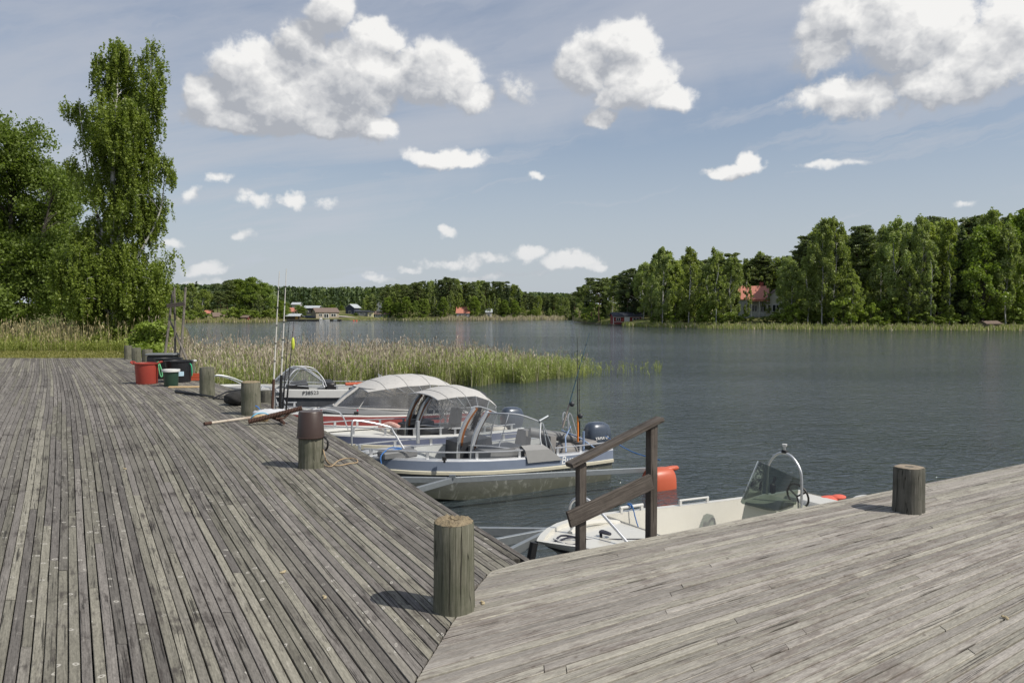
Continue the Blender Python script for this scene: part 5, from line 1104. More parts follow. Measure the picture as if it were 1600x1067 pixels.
# ------------------------------------------------------------------ mooring booms and buoy
def beam(mb, a, b, w=.06, h=.09): mb.bar(a, b, w, h, bev=.004)
bm = thing('mooring_boom', 'galvanised steel mooring boom beside the blue striped boat ending at the orange float', 'mooring boom', (0, 0, 0))
m = MB(); beam(m, (-1.0, 12.2, -1.0), (2.50, 14.10, -1.22)); m.build('main_beam', GALV, bm)
for e in ((-3.05, 11.75, -.88), (-2.12, 10.0, -.9)): m = MB(); beam(m, (-.96, 12.2, -1.0), e); m.build('fork_beam', GALV, bm)
MB().box((-.95, 12.16, -.93), (.10, .05, .05)).build('shackle', GALV, bm)
bm2 = thing('mooring_boom', 'galvanised three legged mooring boom behind the bow of the cream white boat', 'mooring boom', (0, 0, 0))
m = MB(); beam(m, (.40, 9.22, -1.0), (3.75, 11.75, -1.25)); m.build('main_beam', GALV, bm2)
for e in ((-1.75, 9.12, -.93), (-1.18, 7.95, -.93), (-.82, 6.95, -.93)): m = MB(); beam(m, (.48, 9.28, -1.0), e, .055, .10); m.build('fork_beam', GALV, bm2)
m = MB(); m.tube([(-.32, 8.05, -.86), (-.2, 7.9, -.74), (-.12, 7.75, -.86), (.05, 7.5, -1.1), (.15, 7.3, -1.4)], .012, 6, smooth=4); m.build('mooring_line', ROPE_K, bm2, smooth=True)
m = MB(); m.tube([(-.55, 8.55, -.86), (-.5, 8.5, -.78), (-.45, 8.5, -.85), (-.5, 8.45, -.80), (-.56, 8.5, -.84)], .018, 6, smooth=4); m.build('chain_knot', GALV, bm2, smooth=True)
fb = thing('boom_float', 'orange plastic float with a small arm floating at the end of the mooring boom', 'float', (2.71, 14.05, WATER - .05), .5)
m = MB(); secs = []
for x in (-.29, -.27, -.15, 0, .15, .27, .29):
    k = 1 - (abs(x) / .29) ** 8 * .14; secs.append([(x, .25 * k * math.copysign(abs(math.cos(a)) ** .7, math.cos(a)), .10 + (.37 if math.sin(a) > 0 else .33) * k * math.copysign(abs(math.sin(a)) ** .75, math.sin(a))) for a in np.linspace(0, 2 * math.pi, 20, endpoint=False)])
m.loft(secs, close=True, caps=True); m.build('float_body', ORANGE, fb, smooth=45)
MB().loft([[(x, w * math.cos(a), .42 + h * math.sin(a)) for a in np.linspace(0, 2 * math.pi, 12, endpoint=False)] for x, w, h in ((.05, .05, .03), (.14, .07, .045), (.24, .075, .05), (.38, .075, .055), (.48, .06, .045), (.52, .02, .015))], close=True, caps=True).build('float_arm', ORANGE, fb, smooth=60)
MB().tube([(-.16, 0, .46), (-.16, 0, .54), (-.08, 0, .54), (-.08, 0, .46)], .012, 6).build('steel_eye', GALV, fb, smooth=True)
fb.scale = (.88, .88, .92)
ml = thing('mooring_rope', 'thin dark blue rope from the stern of the blue striped boat to the orange float', 'rope', (0, 0, 0)); a = Vector((1.9, 15.6, WATER + .72)); b = Vector((2.75, 14.15, WATER + .5)); MB().tube([a, (a + b) / 2 - Vector((0, 0, .08)), b], .010, 6, smooth=4).build('rope', ROPE_B, ml, smooth=True)

# ------------------------------------------------------------------ handrail of the steps
hr = thing('handrail', 'weathered wooden handrail with two posts at the steps down from the pier deck', 'handrail', (0, 0, 0))
def edge_y(x): return float(YR(0, x))
p1 = at_y(907.5, 800, 5.46); p2 = at_y(1017.5, 800, 5.74)
MB().box((p1.x, p1.y, (at_y(907, 722, 5.46).z - .9) / 2), (.060, .060, at_y(907, 722, 5.46).z + .9), rz=.5, bev=.004).build('post', RAILW, hr)
MB().box((p2.x, p2.y, (at_y(1017, 662, 5.74).z - .9) / 2), (.066, .066, at_y(1017, 662, 5.74).z + .9), rz=.5, bev=.004).build('post', RAILW, hr)
a, b = at_y(889, 727, 5.38), at_y(1032, 654, 5.77); long_board('handrail_top', a, b, .095, .034, RAILW, hr)
a, b = at_y(888, 812, 5.36), at_y(1018, 752, 5.66); long_board('knee_rail', a, b, .028, .120, RAILW, hr)

# ------------------------------------------------------------------ things standing and lying on the deck
def on_deck(px, py): return at_z(px, py, 0)
bp_, r2, H2 = B2
bk = thing('bucket', 'dark brown plastic bucket upside down on the bollard', 'bucket', bp_.location)
BROWN = M('brown_plastic', (.052, .032, .026), .40, var=.12, scale=6, dirt=.25, dcol=(.10, .075, .06))
z0, z1 = at_y(487, 683, bp_.location.y).z, at_y(487, 642, bp_.location.y).z
MB().lathe([(.131, z0 - .002), (.150, z0), (.152, z0 + .012), (.146, z0 + .016), (.127, z1 - .012), (.118, z1), (0, z1 + .003)], (0, 0, 0), 32).build('pail', BROWN, bk, smooth=35)
MB().tube([(.148, -.03, z0 + .01), (.19, -.05, z0 - .02), (.195, -.05, z0 - .09), (.165, -.03, z0 - .14)], .011, 7, smooth=5).build('handle', BLACK, bk, smooth=True)
rp = thing('rope', 'loose tan rope looped beside the bollard with the brown bucket', 'rope', (0, 0, 0)); P = [bp_.location + Vector((.14, -.03, .20)), bp_.location + Vector((.17, -.05, .10))] + [at_z(px, py, .012) for px, py in ((508, 716), (516, 725), (530, 727), (545, 724), (558, 722), (556, 717), (540, 716), (528, 720), (518, 728), (508, 727), (503, 721))]
MB().tube(P, .0065, 6, smooth=6).build('rope', ROPE_T, rp, smooth=True)
def tub(name, label, px, py, rb, rt, H, mat, cat, lid=None, lugs=0, n=32):
    b = on_deck(px, py); root = thing(name, label, cat, b); MB().lathe([(rb, .0), (rb + .004, .01), (rt, H - .03), (rt + .022, H - .02), (rt + .024, H), (rt + .004, H + .002), (rt - .006, H - .03), (rb - .012, .03), (0, .025)], (0, 0, 0), n).build('tub_wall' if rt > .25 else 'pail', mat, root, smooth=40)
    if lid: MB().lathe([(rt + .030, H - .04), (rt + .034, H), (rt + .028, H + .014), (rt - .02, H + .016), (rt - .03, H + .006), (0, H + .006)], (0, 0, 0), n).build('lid', lid, root, smooth=35)
    for k in range(lugs):
        a = math.pi * k + .05; c = Vector((math.cos(a), math.sin(a), 0)); t = Vector((-math.sin(a), math.cos(a), 0)); MB().tube([c * rt + t * .09 + Vector((0, 0, H - .03)), c * (rt + .07) + t * .08 + Vector((0, 0, H + .02)), c * (rt + .07) - t * .08 + Vector((0, 0, H + .02)), c * rt - t * .09 + Vector((0, 0, H - .03))], .020, 7, smooth=3).build('lug_handle', mat, root, smooth=True)
    return root
TUBR = M('red_tub_plastic', (.33, .05, .034), .45, var=.08, scale=3, dirt=.2, dcol=(.32, .07, .05)); TUBK = M('black_tub_plastic', (.017, .018, .021), .42, var=.2)
tub('tub', 'large red plastic tub with two lug handles standing at the deck edge', 229.5, 599, .232, .262, .49, TUBR, 'tub', lugs=2)
t2 = tub('tub', 'black plastic tub with blue and white sticker behind the green bucket', 280, 596.5, .26, .315, .52, TUBK, 'tub')
m = MB(); 
for k in range(5):
    a = -1.45 + .13 * k; a2 = a + .13; q = lambda an, z: (.297 * math.cos(an) * (1 if z < .25 else 1.02), .297 * math.sin(an) * (1 if z < .25 else 1.02), z)
    m.add([q(a, .16), q(a2, .16), q(a2, .27), q(a, .27)], [(0, 1, 2, 3)])
m.build('sticker', M('blue_white_sticker', (.45, .62, .72), .5, var=.5, scale=30), t2)
MB().tube([(.30, -.08, .45), (.345, -.10, .40), (.35, -.08, .22), (.335, -.06, .15)], .014, 6, smooth=3).build('green_strap', M('green_strap', (.03, .42, .2), .6), t2, smooth=True)
t3 = tub('tub', 'second black plastic tub standing between the red tub and the stickered one', 264, 591, .27, .33, .52, TUBK, 'tub')
gl = thing('rope', 'green and tan rope loop hanging over the rim of the red tub', 'rope', on_deck(229.5, 599)); MB().tube([(.27, -.03, .50), (.31, -.06, .47), (.33, -.07, .30), (.37, -.07, .17), (.40, -.06, .19), (.37, -.05, .35), (.31, -.04, .51), (.26, -.02, .50)], .013, 6, smooth=4).build('rope', M('green_tan_rope', (.12, .42, .20), .8, var=.6, scale=8), gl, smooth=True)
gb = tub('bucket', 'dark green bucket with white lid in front of the black tubs', 267.5, 603, .145, .165, .37, M('dark_green_plastic', (.022, .055, .035), .4, var=.1), 'bucket', lid=WHITE)
bx = thing('storage_bin', 'dark storage bin with grey lid behind the black tubs', 'storage bin', on_deck(255, 585), .05); MB().box((0, 0, .26), (.72, .42, .52), bev=.03, taper=1.0).build('bin', TUBK, bx, smooth=30); MB().box((0, 0, .55), (.78, .47, .06), bev=.02).build('lid', M('grey_lid', (.16, .17, .175), .5), bx, smooth=30)
bw = thing('tray', 'white tray lying on top of the short hidden bollard', 'tray', (B9[0].location.x, B9[0].location.y, B9[2] + .005)); MB().box((-.05, 0, .03), (.44, .26, .05), bev=.015).build('tray', WHITE, bw, smooth=30)
oc = thing('crate', 'low orange fish crate at the deck edge behind the short bollard', 'crate', on_deck(309, 594), .1)
m = MB(); m.box((0, 0, .02), (.46, .3, .03)); 
for sx, sy, dx, dy in ((0, .145, .46, .02), (0, -.145, .46, .02), (.22, 0, .02, .27), (-.22, 0, .02, .27)): m.box((sx, sy, .09), (dx, dy, .05)); m.box((sx, sy, .15), (dx, dy, .03)); m.box((sx, sy, .06), (dx * .9 if dx > .1 else dx, dy if dx > .1 else dy * .9, .02))
m.build('crate_wall', ORANGE, oc)
pb = thing('board', 'fresh yellow pine board lying in front of the green bucket', 'board', on_deck(290, 605.5), .10); MB().box((0, 0, .016), (.72, .10, .028), bev=.003).build('board', M('fresh_pine', (.62, .45, .24), .7, var=.12, scale=12), pb)
# three leaning poles
pr = thing('pole_rack', 'three grey poles lashed with a crossbar standing behind the tubs', 'pole rack', (0, 0, 0)); dP = 21.2
def pole(pa, pb_, r, name='pole', ya=dP, yb=dP): MB().tube([at_y(pa[0], pa[1], ya), (at_y(pa[0], pa[1], ya) + at_y(pb_[0], pb_[1], yb)) / 2 + Vector((.01, 0, 0)), at_y(pb_[0], pb_[1], yb)], [r, r * .9, r * .75], 8, smooth=2).build(name, GREYW, pr, smooth=True)
pole((253.5, 584), (270, 456), .040, ya=21.0, yb=21.3); pole((273.5, 584), (272.5, 449), .034); pole((279.5, 584), (290, 449), .042, ya=20.9, yb=21.3); pole((293, 565), (264, 497), .030, 'brace', 20.6, 21.6)
long_board('crossbar', at_y(261, 478, 21.05), at_y(289, 474.5, 21.05), .05, .10, RAILW, pr)
# black handled net
nt_ = thing('landing_net', 'black handled landing net with dark bag lying beside the pale bollard', 'net', (0, 0, 0))
def ondeck3(px, py, z=.03): return at_z(px, py, z)
MB().tube([ondeck3(275, 611), ondeck3(283, 612.5), ondeck3(310, 616), ondeck3(333, 620)], [.035, .034, .018, .022], 8, smooth=3).build('handle', BLACK, nt_, smooth=True)
MB().tube([ondeck3(333, 622), ondeck3(345, 617, .06), ondeck3(356, 612, .08), ondeck3(385, 608, .08)], .018, 6, smooth=3).build('hoop', BLACK, nt_, smooth=True); MB().tube([ondeck3(333, 622), ondeck3(352, 624), ondeck3(380, 628)], .014, 6, smooth=3).build('hoop', BLACK, nt_, smooth=True)
c = ondeck3(374, 622, .12); m = MB(); m.ellipsoid(c, (.27, .24, .13), 24, 14); m.v = [tuple(Vector(v) + (Vector(v) - c) * .12 * math.sin(v[0] * 31 + v[2] * 40) * math.cos(v[1] * 27)) for v in m.v]; m.build('bag', M('dark_net', (.028, .027, .025), .9, var=.5, scale=60, bump=.6, bscale=120), nt_, smooth=80)
# boat hook, rusty bar, wooden float
RUST = M('rust', (.075, .038, .026), .85, var=.35, scale=35, dirt=.4, dcol=(.05, .03, .02), bump=.4, bscale=120)
bh = thing('boat_hook', 'pale rusty tipped pole lying across the deck in front of the bollard', 'pole', (0, 0, 0)); m = MB(); m.tube([ondeck3(319, 662, .03), ondeck3(330, 660.5, .03)], .024, 8); m.build('rusty_tip', RUST, bh, smooth=True); MB().tube([ondeck3(329, 660.6, .03), ondeck3(408, 650, .04)], .019, 8).build('shaft', M('flaking_white_pole', (.50, .44, .36), .7, var=.2, scale=8, dirt=.7, dcol=(.18, .09, .05)), bh, smooth=True)
ab = thing('anchor_bar', 'thick ribbed rusty iron bar with a fluke lying over the pale pole', 'iron bar', (0, 0, 0)); a, b = ondeck3(388, 659, .05), at_y(472, 637.5, 11.6); n = 70; P = [a.lerp(b, i / n) for i in range(n + 1)]; MB().tube(P, [.032 + .010 * (i % 2) for i in range(n + 1)], 8).build('shank', RUST, ab, smooth=False)
MB().tube([a.lerp(b, .42) + Vector((0, 0, .0)), ondeck3(437, 655, .06), ondeck3(444, 661, .04)], [.035, .034, .022], 8).build('fluke', RUST, ab); MB().tube([a.lerp(b, .80), a.lerp(b, .60) + Vector((.05, 0, -.07)), a.lerp(b, .5) + Vector((.02, -.05, -.05))], .016, 6).build('ring_rod', RUST, ab)
wf = thing('wooden_block', 'tan and white worn block lying under the rusty bar by the bollard', 'block', ondeck3(408, 653, .05), .25); MB().box((0, 0, 0), (.24, .12, .10), bev=.03).build('block', M('worn_float', (.50, .36, .20), .7, var=.3, scale=18, dirt=.4, dcol=(.30, .20, .12)), wf, smooth=40)
wf2 = thing('rag', 'crumpled pale grey cloth beside the worn block at the deck edge', 'cloth', ondeck3(424, 645, .05), .1); m = MB(); m.ellipsoid((0, 0, 0), (.30, .20, .06), 18, 9); m.v = [(v[0], v[1], v[2] + .018 * math.sin(v[0] * 40) * math.cos(v[1] * 33)) for v in m.v]; m.build('cloth', M('pale_cloth', (.55, .56, .58), .8), wf2, smooth=60)
br = thing('rope', 'light blue rope curled round the foot of the rusty rimmed bollard', 'rope', (0, 0, 0)); MB().tube([ondeck3(391, 656, .02), ondeck3(394, 651, .08), ondeck3(402, 646, .12), ondeck3(412, 645, .10), ondeck3(420, 648, .06)], .010, 6, smooth=4).build('rope', M('light_blue_rope', (.16, .42, .60), .8), br, smooth=True); MB().tube([at_y(399, 634, 12.4), at_y(403, 636, 12.4), at_y(406, 640, 12.4)], .010, 6, smooth=3).build('rope_end', ROPE_B, br, smooth=True)
# fishing rods standing in a holder at the deck edge
rh = thing('rod_stand', 'white pipe rod stand at the deck edge between the bollards', 'stand', on_deck(434, 641)); 
for dx in (-.06, .06): MB().tube([(dx, 0, -.1), (dx, 0, .38)], .030, 10).build('pipe', WHITE, rh, smooth=True)
MB().box((0, 0, .28), (.22, .03, .06)).build('clamp', GALV, rh)
def rod(label, pa, pb_, d, r0_, mat, reel=False, butt=BLACK, fl=False, name='fishing_rod', bend=.0, dz=0):
    a, b = at_y(pa[0], pa[1], d), at_y(pb_[0], pb_[1], d + dz); root = thing(name, label, 'fishing rod', a, 0, None); v = b - a; sag = Vector((bend, 0, 0)); P = [v * f + sag * (f * f) for f in np.linspace(0, 1, 9)]
    MB().tube(P[2:], [r0_, r0_ * .35], 7).build('blank', mat, root, smooth=True); MB().tube(P[:3], [r0_ * 1.7, r0_ * 1.5], 8).build('grip', butt, root, smooth=True)
    gm = MB()
    for f in (3, 4, 5, 6, 7): gm.box(P[f] + Vector((.0, 0, 0)), (r0_ * 1.9, r0_ * 1.9, .018))
    gm.build('guides', DGREY, root)
    if reel: m = MB(); m.ellipsoid(P[2] + Vector((.05, -.02, 0)), (.05, .04, .05), 10, 7); m.tube([P[2], P[2] + Vector((.06, -.02, 0))], .012, 6); m.build('reel', DGREY, root, smooth=60)
    if fl: MB().ellipsoid(P[6] + Vector((.02, 0, 0)), (.03, .03, .11), 10, 7).build('float', YELLOW, root, smooth=60)
    return root
WROD = M('white_rod', (.62, .60, .54), .5, dirt=.2, dcol=(.3, .25, .2)); KROD = M('dark_rod', (.025, .024, .024), .35)
rod('tall white fishing rod farther from the brown bucket in the rod stand', (425, 648), (436.5, 424), 12.75, .015, WROD, butt=RUST); rod('tall white fishing rod nearer the brown bucket in the rod stand', (437, 641), (447.5, 420), 13.1, .015, WROD, butt=BLACK)
rod('straight dark fishing rod just beside the tall white rods', (441.5, 641), (452, 500), 13.1, .010, KROD); rod('dark fishing rod carrying the yellow green float', (447, 641), (459, 502), 13.1, .010, KROD, fl=True)
rod('upright fishing rod with orange grip standing at the stern of the blue striped boat', (903, 690), (902, 528), 14.8, .011, KROD, True, M('orange_grip', (.75, .22, .03), .6)); rod('second upright rod close beside the orange gripped rod', (905.5, 690), (905, 560), 14.95, .011, M('olive_rod', (.12, .11, .06), .4), False)
rod('slanting rod with black reel leaning over the stern of the blue striped boat', (879, 668), (921, 520), 14.7, .011, M('blue_rod', (.05, .12, .16), .4), True, M('cork_grip', (.35, .30, .26), .7))
# small litter on the boards
for i, (px, py) in enumerate(((755, 943), (442, 895), (508, 934), (1572, 966), (196, 733))):
    q = on_deck(px, py); o = thing('leaf_scrap', ['small tan lichen scrap beside the thick bollard', 'small pale scrap on a board between the bollards', 'thin yellow splinter lying in the gap near the thick bollard', 'small yellow lichen scrap on the pale pier boards', 'pale torn scrap lying on the dark deck boards'][i], 'scrap', q + Vector((0, 0, .002)), rng.uniform(0, 3)); o.scale = (.7, .7, .7)
    m = MB(); m.ellipsoid((0, 0, .006), (.025, .014, .010), 9, 6); m.ellipsoid((.02, .01, .008), (.014, .010, .010), 8, 5); m.ellipsoid((-.018, .008, .005), (.012, .012, .006), 8, 5); m.v = [(v[0] + .004 * math.sin(v[1] * 900), v[1], v[2] + .002 * math.sin(v[0] * 700)) for v in m.v]; m.build('scrap', M('lichen_scrap', (.42, .35, .22), .9, var=.5, scale=120), o)

# ------------------------------------------------------------------ buildings across the water
def wallmat(name, col): return M(name, col, .85, var=.08, scale=1.2, bump=0, dirt=.15, dcol=(col[0] * .6, col[1] * .6, col[2] * .6))
WDARK = M('dark_window_pane', (.02, .025, .03), .15, bump=0); TRIM = M('white_trim', (.62, .62, .60), .6, bump=0)
def house(name, label, px, d, w, l, eave, ridge, wall, roof, rot=0.0, wins=(), gwins=(), chim=None, over=.4, base=None, door=None, flat=False, cat='house', trim=None, shut=None):
    """w along the ridge (local x), l deep; heights above the ground"""
    g = at_y(px, 500, d); gz = GZ(px, d) - .3 if base is None else base; root = thing(name, label, cat, (g.x, d, gz), rot); hw, hl = w / 2, l / 2
    m = MB(); m.add([(-hw, -hl, -1.0), (hw, -hl, -1.0), (hw, hl, -1.0), (-hw, hl, -1.0), (-hw, -hl, eave), (hw, -hl, eave), (hw, hl, eave), (-hw, hl, eave), (-hw, 0, ridge - .05), (hw, 0, ridge - .05)], [(0, 1, 5, 4), (1, 2, 6, 9, 5), (2, 3, 7, 6), (3, 0, 4, 8, 7)])
    m.build('wall', wall, root); m = MB(); o = over
    for s in (-1, 1):
        sl = (ridge - eave) / hl; e = (hl + o); P = [(-hw - o, s * e, eave - o * sl), (hw + o, s * e, eave - o * sl), (hw + o, 0, ridge), (-hw - o, 0, ridge)]; m.add(P + [(p[0], p[1], p[2] + .16) for p in P], [(0, 1, 2, 3), (7, 6, 5, 4), (0, 1, 5, 4), (1, 2, 6, 5), (3, 0, 4, 7)])
    rf = m.build('roof', roof, root)
    if chim is not None: MB().box((chim, .3, ridge + .3), (.9, .7, 1.5)).build('chimney', M('brick_chimney', (.22, .06, .05), .9), rf)
    def win(c, sz, ax):
        dd = (sz[0], .10, sz[1]) if ax == 'y' else (.10, sz[0], sz[1]); f = MB().box(c, dd).build('window', trim or TRIM, root); n = (0, -.06, 0) if ax == 'y' else ((-.06 if c[0] < 0 else .06), 0, 0)
        for k in (-1, 1): cc = Vector(c) + Vector(n) + (Vector((k * sz[0] * .22, 0, 0)) if ax == 'y' else Vector((0, k * sz[0] * .22, 0))); MB().box(cc, (sz[0] * .36, .02, sz[1] * .8) if ax == 'y' else (.02, sz[0] * .36, sz[1] * .8)).build('pane', WDARK, f)
    for (x, z, ww, hh) in wins: win((x, -hl - .04, z), (ww, hh), 'y')
    for (sx, y, z, ww, hh) in gwins: win((sx * (hw + .04), y, z), (ww, hh), 'x')
    if door: MB().box((door[0], -hl - .05, door[2] / 2), (door[1], .08, door[2])).build('door', door[3], root)
    return root
def roofmat(name, col, ribs=6.0):
    m, nt, b, out = newmat(name); o = nt.new('ShaderNodeTexCoord').outputs['Object']; n = nt.noise(o, 1.2, 5, .6); k = nt.m('MULTIPLY_ADD', n, .3, .85); nt.put(b.inputs['Base Color'], nt.mix(1, col, nt.xyz(k, k, k), 'MULTIPLY')); b.inputs['Roughness'].default_value = .6; return m
R_RED = roofmat('red_metal_roof', (.50, .20, .14)); R_BRN = roofmat('brown_roof', (.17, .125, .10)); R_GRY = roofmat('pale_metal_roof', (.42, .45, .47)); R_DRK = roofmat('dark_roof', (.05, .055, .07))
# the villa with the red roof
dv = 190.0
V1 = house('villa', 'pale grey wooden villa with red metal roof among the trees across the water', 1176, dv, 6.6, 7.5, 4.6, 7.6, wallmat('pale_grey_boards', (.42, .45, .47)), R_RED, rot=-.25, wins=((.2, 2.2, 1.3, 1.7), (2.2, 2.2, 1.3, 1.7)), gwins=((-1, -1.2, 2.2, 1.2, 1.6), (-1, 1.2, 2.2, 1.2, 1.6), (-1, 0, 5.2, 1.0, 1.1)), chim=2.0, base=GZ(1185, dv) - .1)
vb = MB()
for k in range(3): vb.tube([(-.6 + k * 1.8, -5.4, -.2), (-.6 + k * 1.8, -5.4, 3.9)], .10, 8)
vb.build('porch_post', TRIM, V1); MB().box((1.2, -4.6, 4.05), (4.6, 2.0, .25)).build('porch_roof', R_RED, V1); m = MB(); m.box((1.2, -5.4, 1.15), (4.2, .06, .08)); [m.box((-.7 + k * .24, -5.4, .7), (.07, .04, .9)) for k in range(17)]; m.build('porch_railing', TRIM, V1)
for k in range(13):
    x = -3.6 + k * .6
    for s in (-1, 1): a = Vector((x, s * 4.1, 4.55 + .16 - .24)); b = Vector((x, 0, 7.78)); MB().bar(a, b, .05, .05).build('roof_rib', R_RED, V1)
house('villa_wing', 'pale gabled wing with tall window beside the red roofed villa', 1210, dv - 2, 6.0, 4.6, 4.4, 6.6, wallmat('pale_cream_boards', (.50, .50, .42)), R_BRN, rot=1.35, wins=(), gwins=((-1, 0, 2.2, 1.9, 1.9), (-1, 1.6, 2.2, .8, 1.8)), base=GZ(1205, dv) - .1, cat='house')
# boathouse on the shore
db = 213; BH = house('boathouse', 'red boathouse with dark blue roof and white door at the water', 978, db, 7.9, 4.6, 2.2, 3.1, M('falu_red_boards', (.20, .028, .025), .85, bump=0), R_DRK, rot=.06, wins=((-2.6, 1.3, 1.3, .8), (2.3, 1.3, 1.9, .8)), door=(-.2, 1.5, 2.0, TRIM), base=WATER + .35, over=.3)
m = MB(); 
for x in (-3.95, 3.95): m.box((x, -2.35, 1.0), (.16, .12, 2.3))
m.box((0, -2.37, 1.95), (7.9, .06, .12)); m.box((0, -2.37, .55), (7.9, .06, .10)); m.build('white_trim', TRIM, BH); MB().box((0, -.2, -.15), (9.0, 6.0, .25)).build('deck', POST_D, BH)
for k in range(6): MB().tube([(-4 + k * 1.6, -2.9, -2.4), (-4 + k * 1.6, -2.9, 0)], .1, 6).build('pile', POST_D, BH)
house('shed', 'small weathered grey shed at the waterline near the picture edge', 1546, 152, 3.0, 2.4, .9, 1.35, M('weathered_shed', (.20, .17, .13), .9, bump=0), R_BRN, rot=.1, base=WATER + .3, cat='shed', over=.2)
# harbour buildings
tan = wallmat('tan_block_wall', (.36, .31, .24)); H = house
H('warehouse', 'tan stone warehouse with brown roof at the far harbour', 508, 352, 10.6, 7.0, 2.9, 4.7, tan, R_BRN, rot=.55, wins=((-3.2, 1.5, 1.6, 1.3), (-.6, 1.2, 2.4, 2.0), (2.8, 1.5, 2.6, 1.3)), gwins=((-1, 0, 3.3, .9, .9), (-1, -1.5, .9, 1.2, .9), (-1, 1.5, .9, 1.2, .9)), cat='building', over=.4)
H('house', 'low house with red tiled roof left of the stone warehouse', 457.5, 372, 4.2, 5, 2.6, 4.2, wallmat('cream_wall', (.5, .48, .42)), R_RED, wins=((-1, 1.4, 1, 1), (1, 1.4, 1, 1)))
H('long_shed', 'long shed with pale metal roof behind the stone warehouse', 489, 395, 7.5, 7, 3.6, 4.7, wallmat('dark_shed_wall', (.06, .06, .065)), R_GRY, cat='building', wins=((-2, 1.8, 1.4, .8), (2, 1.8, 1.4, .8)))
H('shed', 'small building with pale roof behind the red tiled house', 464, 420, 4.2, 5, 5.0, 6.0, wallmat('grey_wall', (.3, .3, .3)), R_GRY, cat='building')
H('barn', 'dark blue gabled barn with pale roof at the foot of the far forest', 552, 410, 7.0, 5.2, 3.8, 5.6, wallmat('dark_blue_boards', (.045, .055, .085)), R_GRY, rot=1.25, cat='barn', gwins=((-1, 0, 1.4, 1.6, 1.6),))
H('house', 'grey low house with pale yellow end at the far beach', 568, 396, 6.6, 6, 2.7, 3.1, wallmat('grey_panel', (.16, .17, .18)), R_DRK, wins=((-2, 1.5, 1.4, 1.1), (.6, 1.5, 1.4, 1.1)))
H('house', 'pale yellow house end standing at the far beach', 580, 395, 2.6, 5, 2.7, 3.0, wallmat('pale_yellow', (.55, .52, .33)), R_DRK, wins=((0, 1.4, 1.0, 1.2),))
H('house', 'blue grey bungalow with brown roof right of the far beach', 598, 398, 7.4, 6, 2.3, 3.7, wallmat('blue_grey_boards', (.16, .20, .25)), R_BRN, wins=((-2.2, 1.4, 1.8, .9), (.3, 1.4, 1.8, .9), (2.6, 1.4, 1.2, .9)))
H('house', 'white gabled house high on the slope above the harbour', 597, 470, 5.0, 6.0, 3.8, 6.8, wallmat('white_boards', (.62, .62, .6)), R_DRK, rot=1.2, base=GZ(597, 470) + 1.0, gwins=((-1, 0, 2.0, 1.4, 1.4), (-1, 0, 4.6, 1, 1)))
H('boat_shelter', 'open boat shelter with pale roof on the harbour pier', 460, 343, 5.4, 4, 1.5, 2.3, M('tarred_wood', (.07, .055, .04), .9, bump=0), R_GRY, cat='shelter', over=.6, door=(1.6, 1.2, 1.2, M('ochre_boards', (.45, .28, .08), .8, bump=0)))
H('house', 'small pale yellow house at the edge of the grove', 326, 296, 1.9, 3.2, 2.5, 3.4, wallmat('pale_ochre', (.5, .43, .26)), R_RED, wins=((0, 1.4, .7, .9),), cat='house')
H('hut', 'small brown roofed hut between the yellow house and the grove', 341, 294, 3.6, 3.4, 1.5, 2.7, wallmat('tan_boards', (.30, .21, .12)), R_BRN, rot=.5, wins=((0, .9, .7, .6),), cat='hut')
H('shed', 'dark red shed half hidden at the foot of the grove', 384, 295, 2.2, 2.4, 1.6, 2.2, M('falu_red_shed', (.15, .03, .025), .9, bump=0), R_BRN, cat='shed')
H('house', 'red roofed house hidden among the trees of the wooded point', 724, 396, 6.5, 6, 3.0, 6.0, wallmat('white_wall_point', (.5, .5, .5)), R_RED, wins=((-1.5, 1.6, 1.2, 1.2), (1.5, 1.6, 1.2, 1.2)))
H('cottage', 'pale cottage glimpsed between trees of the wooded point', 764, 398, 3.0, 4, 3.4, 4.8, wallmat('pale_cottage', (.55, .52, .46)), R_GRY, wins=((0, 1.7, 1, 1.2),))
hp = thing('harbour_pier', 'long dark timber pier in front of the far harbour buildings', 'pier', (0, 0, 0)); 
for a, b in ((447, 478), (478, 505), (505, 534)): pa, pb_ = at_y(a, 500, 334), at_y(b, 500, 334); MB().box(((pa.x + pb_.x) / 2, 334, WATER + .62), (pb_.x - pa.x - .05, 2.0, .35)).build('deck_section', POST_D, hp); MB().box(((pa.x + pb_.x) / 2, 334.5, WATER + .15), (pb_.x - pa.x - .4, 1.0, .7)).build('crib', POST_D, hp)
def small_boat(px, d, L, ang, mat, label, cabin=False):
    g = at_y(px, 500, d); r = thing('small_boat', label, 'boat', (g.x, d, WATER), ang, 'small boats at the far harbour pier'); h = Hull(L, L * .36, .55, .85, st=.12, sk=.06); hull_parts(r, h, mat, mat, GALV, LINER, mat)
    if cabin: MB().box((L * .5, 0, .95), (L * .3, L * .24, .7), bev=.1).build('cabin', mat, r)
    return r
for px, L, an, cb, lab in ((502, 4.6, 1.9, True, 'small white cabin boat first at the far harbour pier'), (507, 4.2, 1.4, False, 'small white open boat in the middle at the far harbour pier'), (511.5, 4.2, 1.7, False, 'small white open boat last of three at the far harbour pier'), (523, 3.8, 1.6, False, 'small grey boat alone by the end of the far harbour pier')): small_boat(px, 330, L, an, WHITE if px < 515 else GALV, lab, cb)
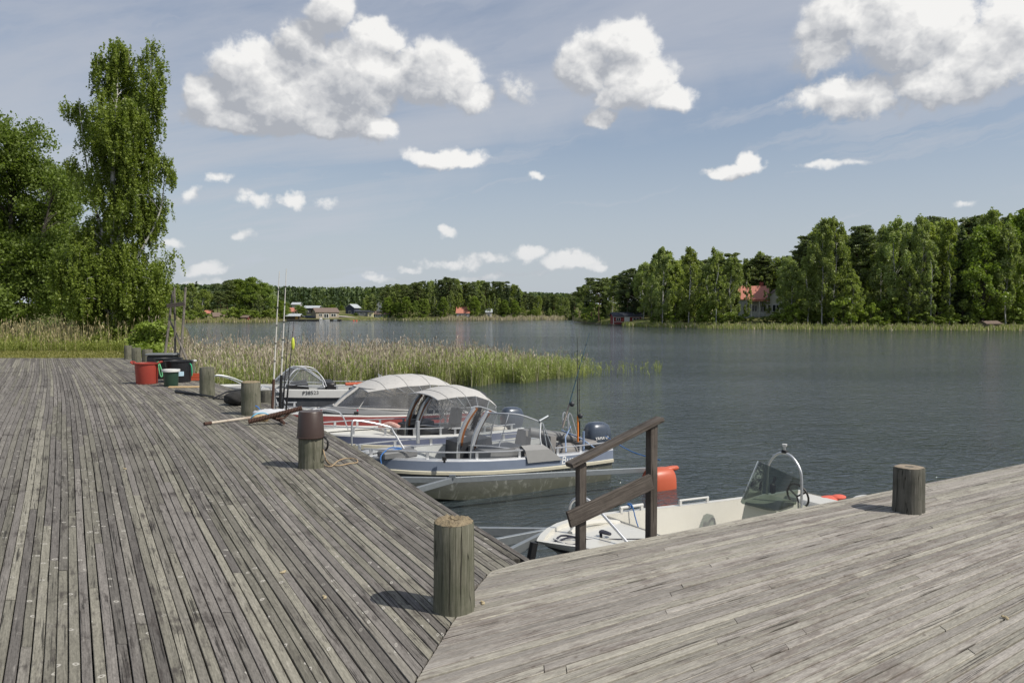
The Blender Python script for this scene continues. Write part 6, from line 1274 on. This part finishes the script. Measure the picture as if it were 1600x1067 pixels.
def car(px, d, col, label):
    g = at_y(px, 500, d); r = thing('parked_car', label, 'car', (g.x, d, GZ(px, d)), .1); MB().loft([[(x, -.85, z0), (x, -.88, z0 + .2), (x, -.82, z1), (x, .82, z1), (x, .88, z0 + .2), (x, .85, z0)] for x, z0, z1 in ((-2.1, .35, .75), (-1.9, .22, .85), (1.2, .22, .9), (2.0, .22, .72), (2.1, .35, .6))], caps=True, close=True).build('body', col, r, smooth=40)
    MB().loft([[(x, -w, .85), (x + dx, -w * .85, 1.42), (x + dx, w * .85, 1.42), (x, w, .85)] for x, dx, w in ((-1.9, .35, .8), (-.5, 0, .82), (1.1, -.6, .8))], caps=True, close=True).build('cabin', WDARK, r, smooth=30)
    for x in (-1.3, 1.3):
        for y in (-.8, .8): MB().tube([(x, y - .1, .32), (x, y + .1, .32)], .32, 12).build('wheel', BLACK, r)
car(484.5, 346, M('dark_blue_car_paint', (.02, .03, .06), .2, .3), 'dark car parked beside the stone warehouse'); car(478, 350, M('grey_car_paint', (.3, .31, .32), .2, .3), 'grey car parked left of the dark one near the warehouse')
for px, lab in ((552.5, 'small orange mooring buoy off the far beach, farther from the yellow house'), (557, 'small orange mooring buoy off the far beach, nearer the yellow house')):
    g = at_z(px, 502, WATER); r = thing('mooring_buoy', lab, 'buoy', g); MB().ellipsoid((0, 0, .15), (.45, .45, .42), 12, 8).build('float', ORANGE, r, smooth=60); MB().tube([(0, 0, .5), (0, 0, .75)], .05, 6).build('eye', GALV, r)
# gravel road and sand beach in front of the harbour houses
def patch(name, label, pts, mat, lift):
    mb = MB(); P = []
    for (px, d) in pts: g = at_y(px, 500, d); P.append((g.x, d))
    n = 14; L, Rr = P[:len(P) // 2], P[len(P) // 2:][::-1]; secs = []
    for i in range(n + 1):
        f = i / n * (len(L) - 1); k = min(int(f), len(L) - 2); t = f - k; a = Vector(L[k]).lerp(Vector(L[k + 1]), t); b = Vector(Rr[k]).lerp(Vector(Rr[k + 1]), t); row = []
        for j in range(7): q = a.lerp(b, j / 6); row.append((q.x, q.y, max(GZ(800 + F * q.x / q.y, q.y), WATER) + lift))
        secs.append(row)
    o = mb.loft(secs).build(name, mat); tag(o, label, None, None, 'structure')
patch('road', 'pale gravel road climbing behind the far beach', [(530, 370), (560, 356), (540, 352), (515, 362)], M('gravel', (.36, .33, .28), .9, bump=0), .35)
patch('beach', 'strip of pale sand at the far beach', [(560, 342), (596, 384), (600, 380), (556, 338)], M('sand', (.46, .40, .31), .95, bump=0), .25)
for r_ in [o for o in SC.objects if o.parent is None and o.type == 'EMPTY' and not o.get('kind')]: pass
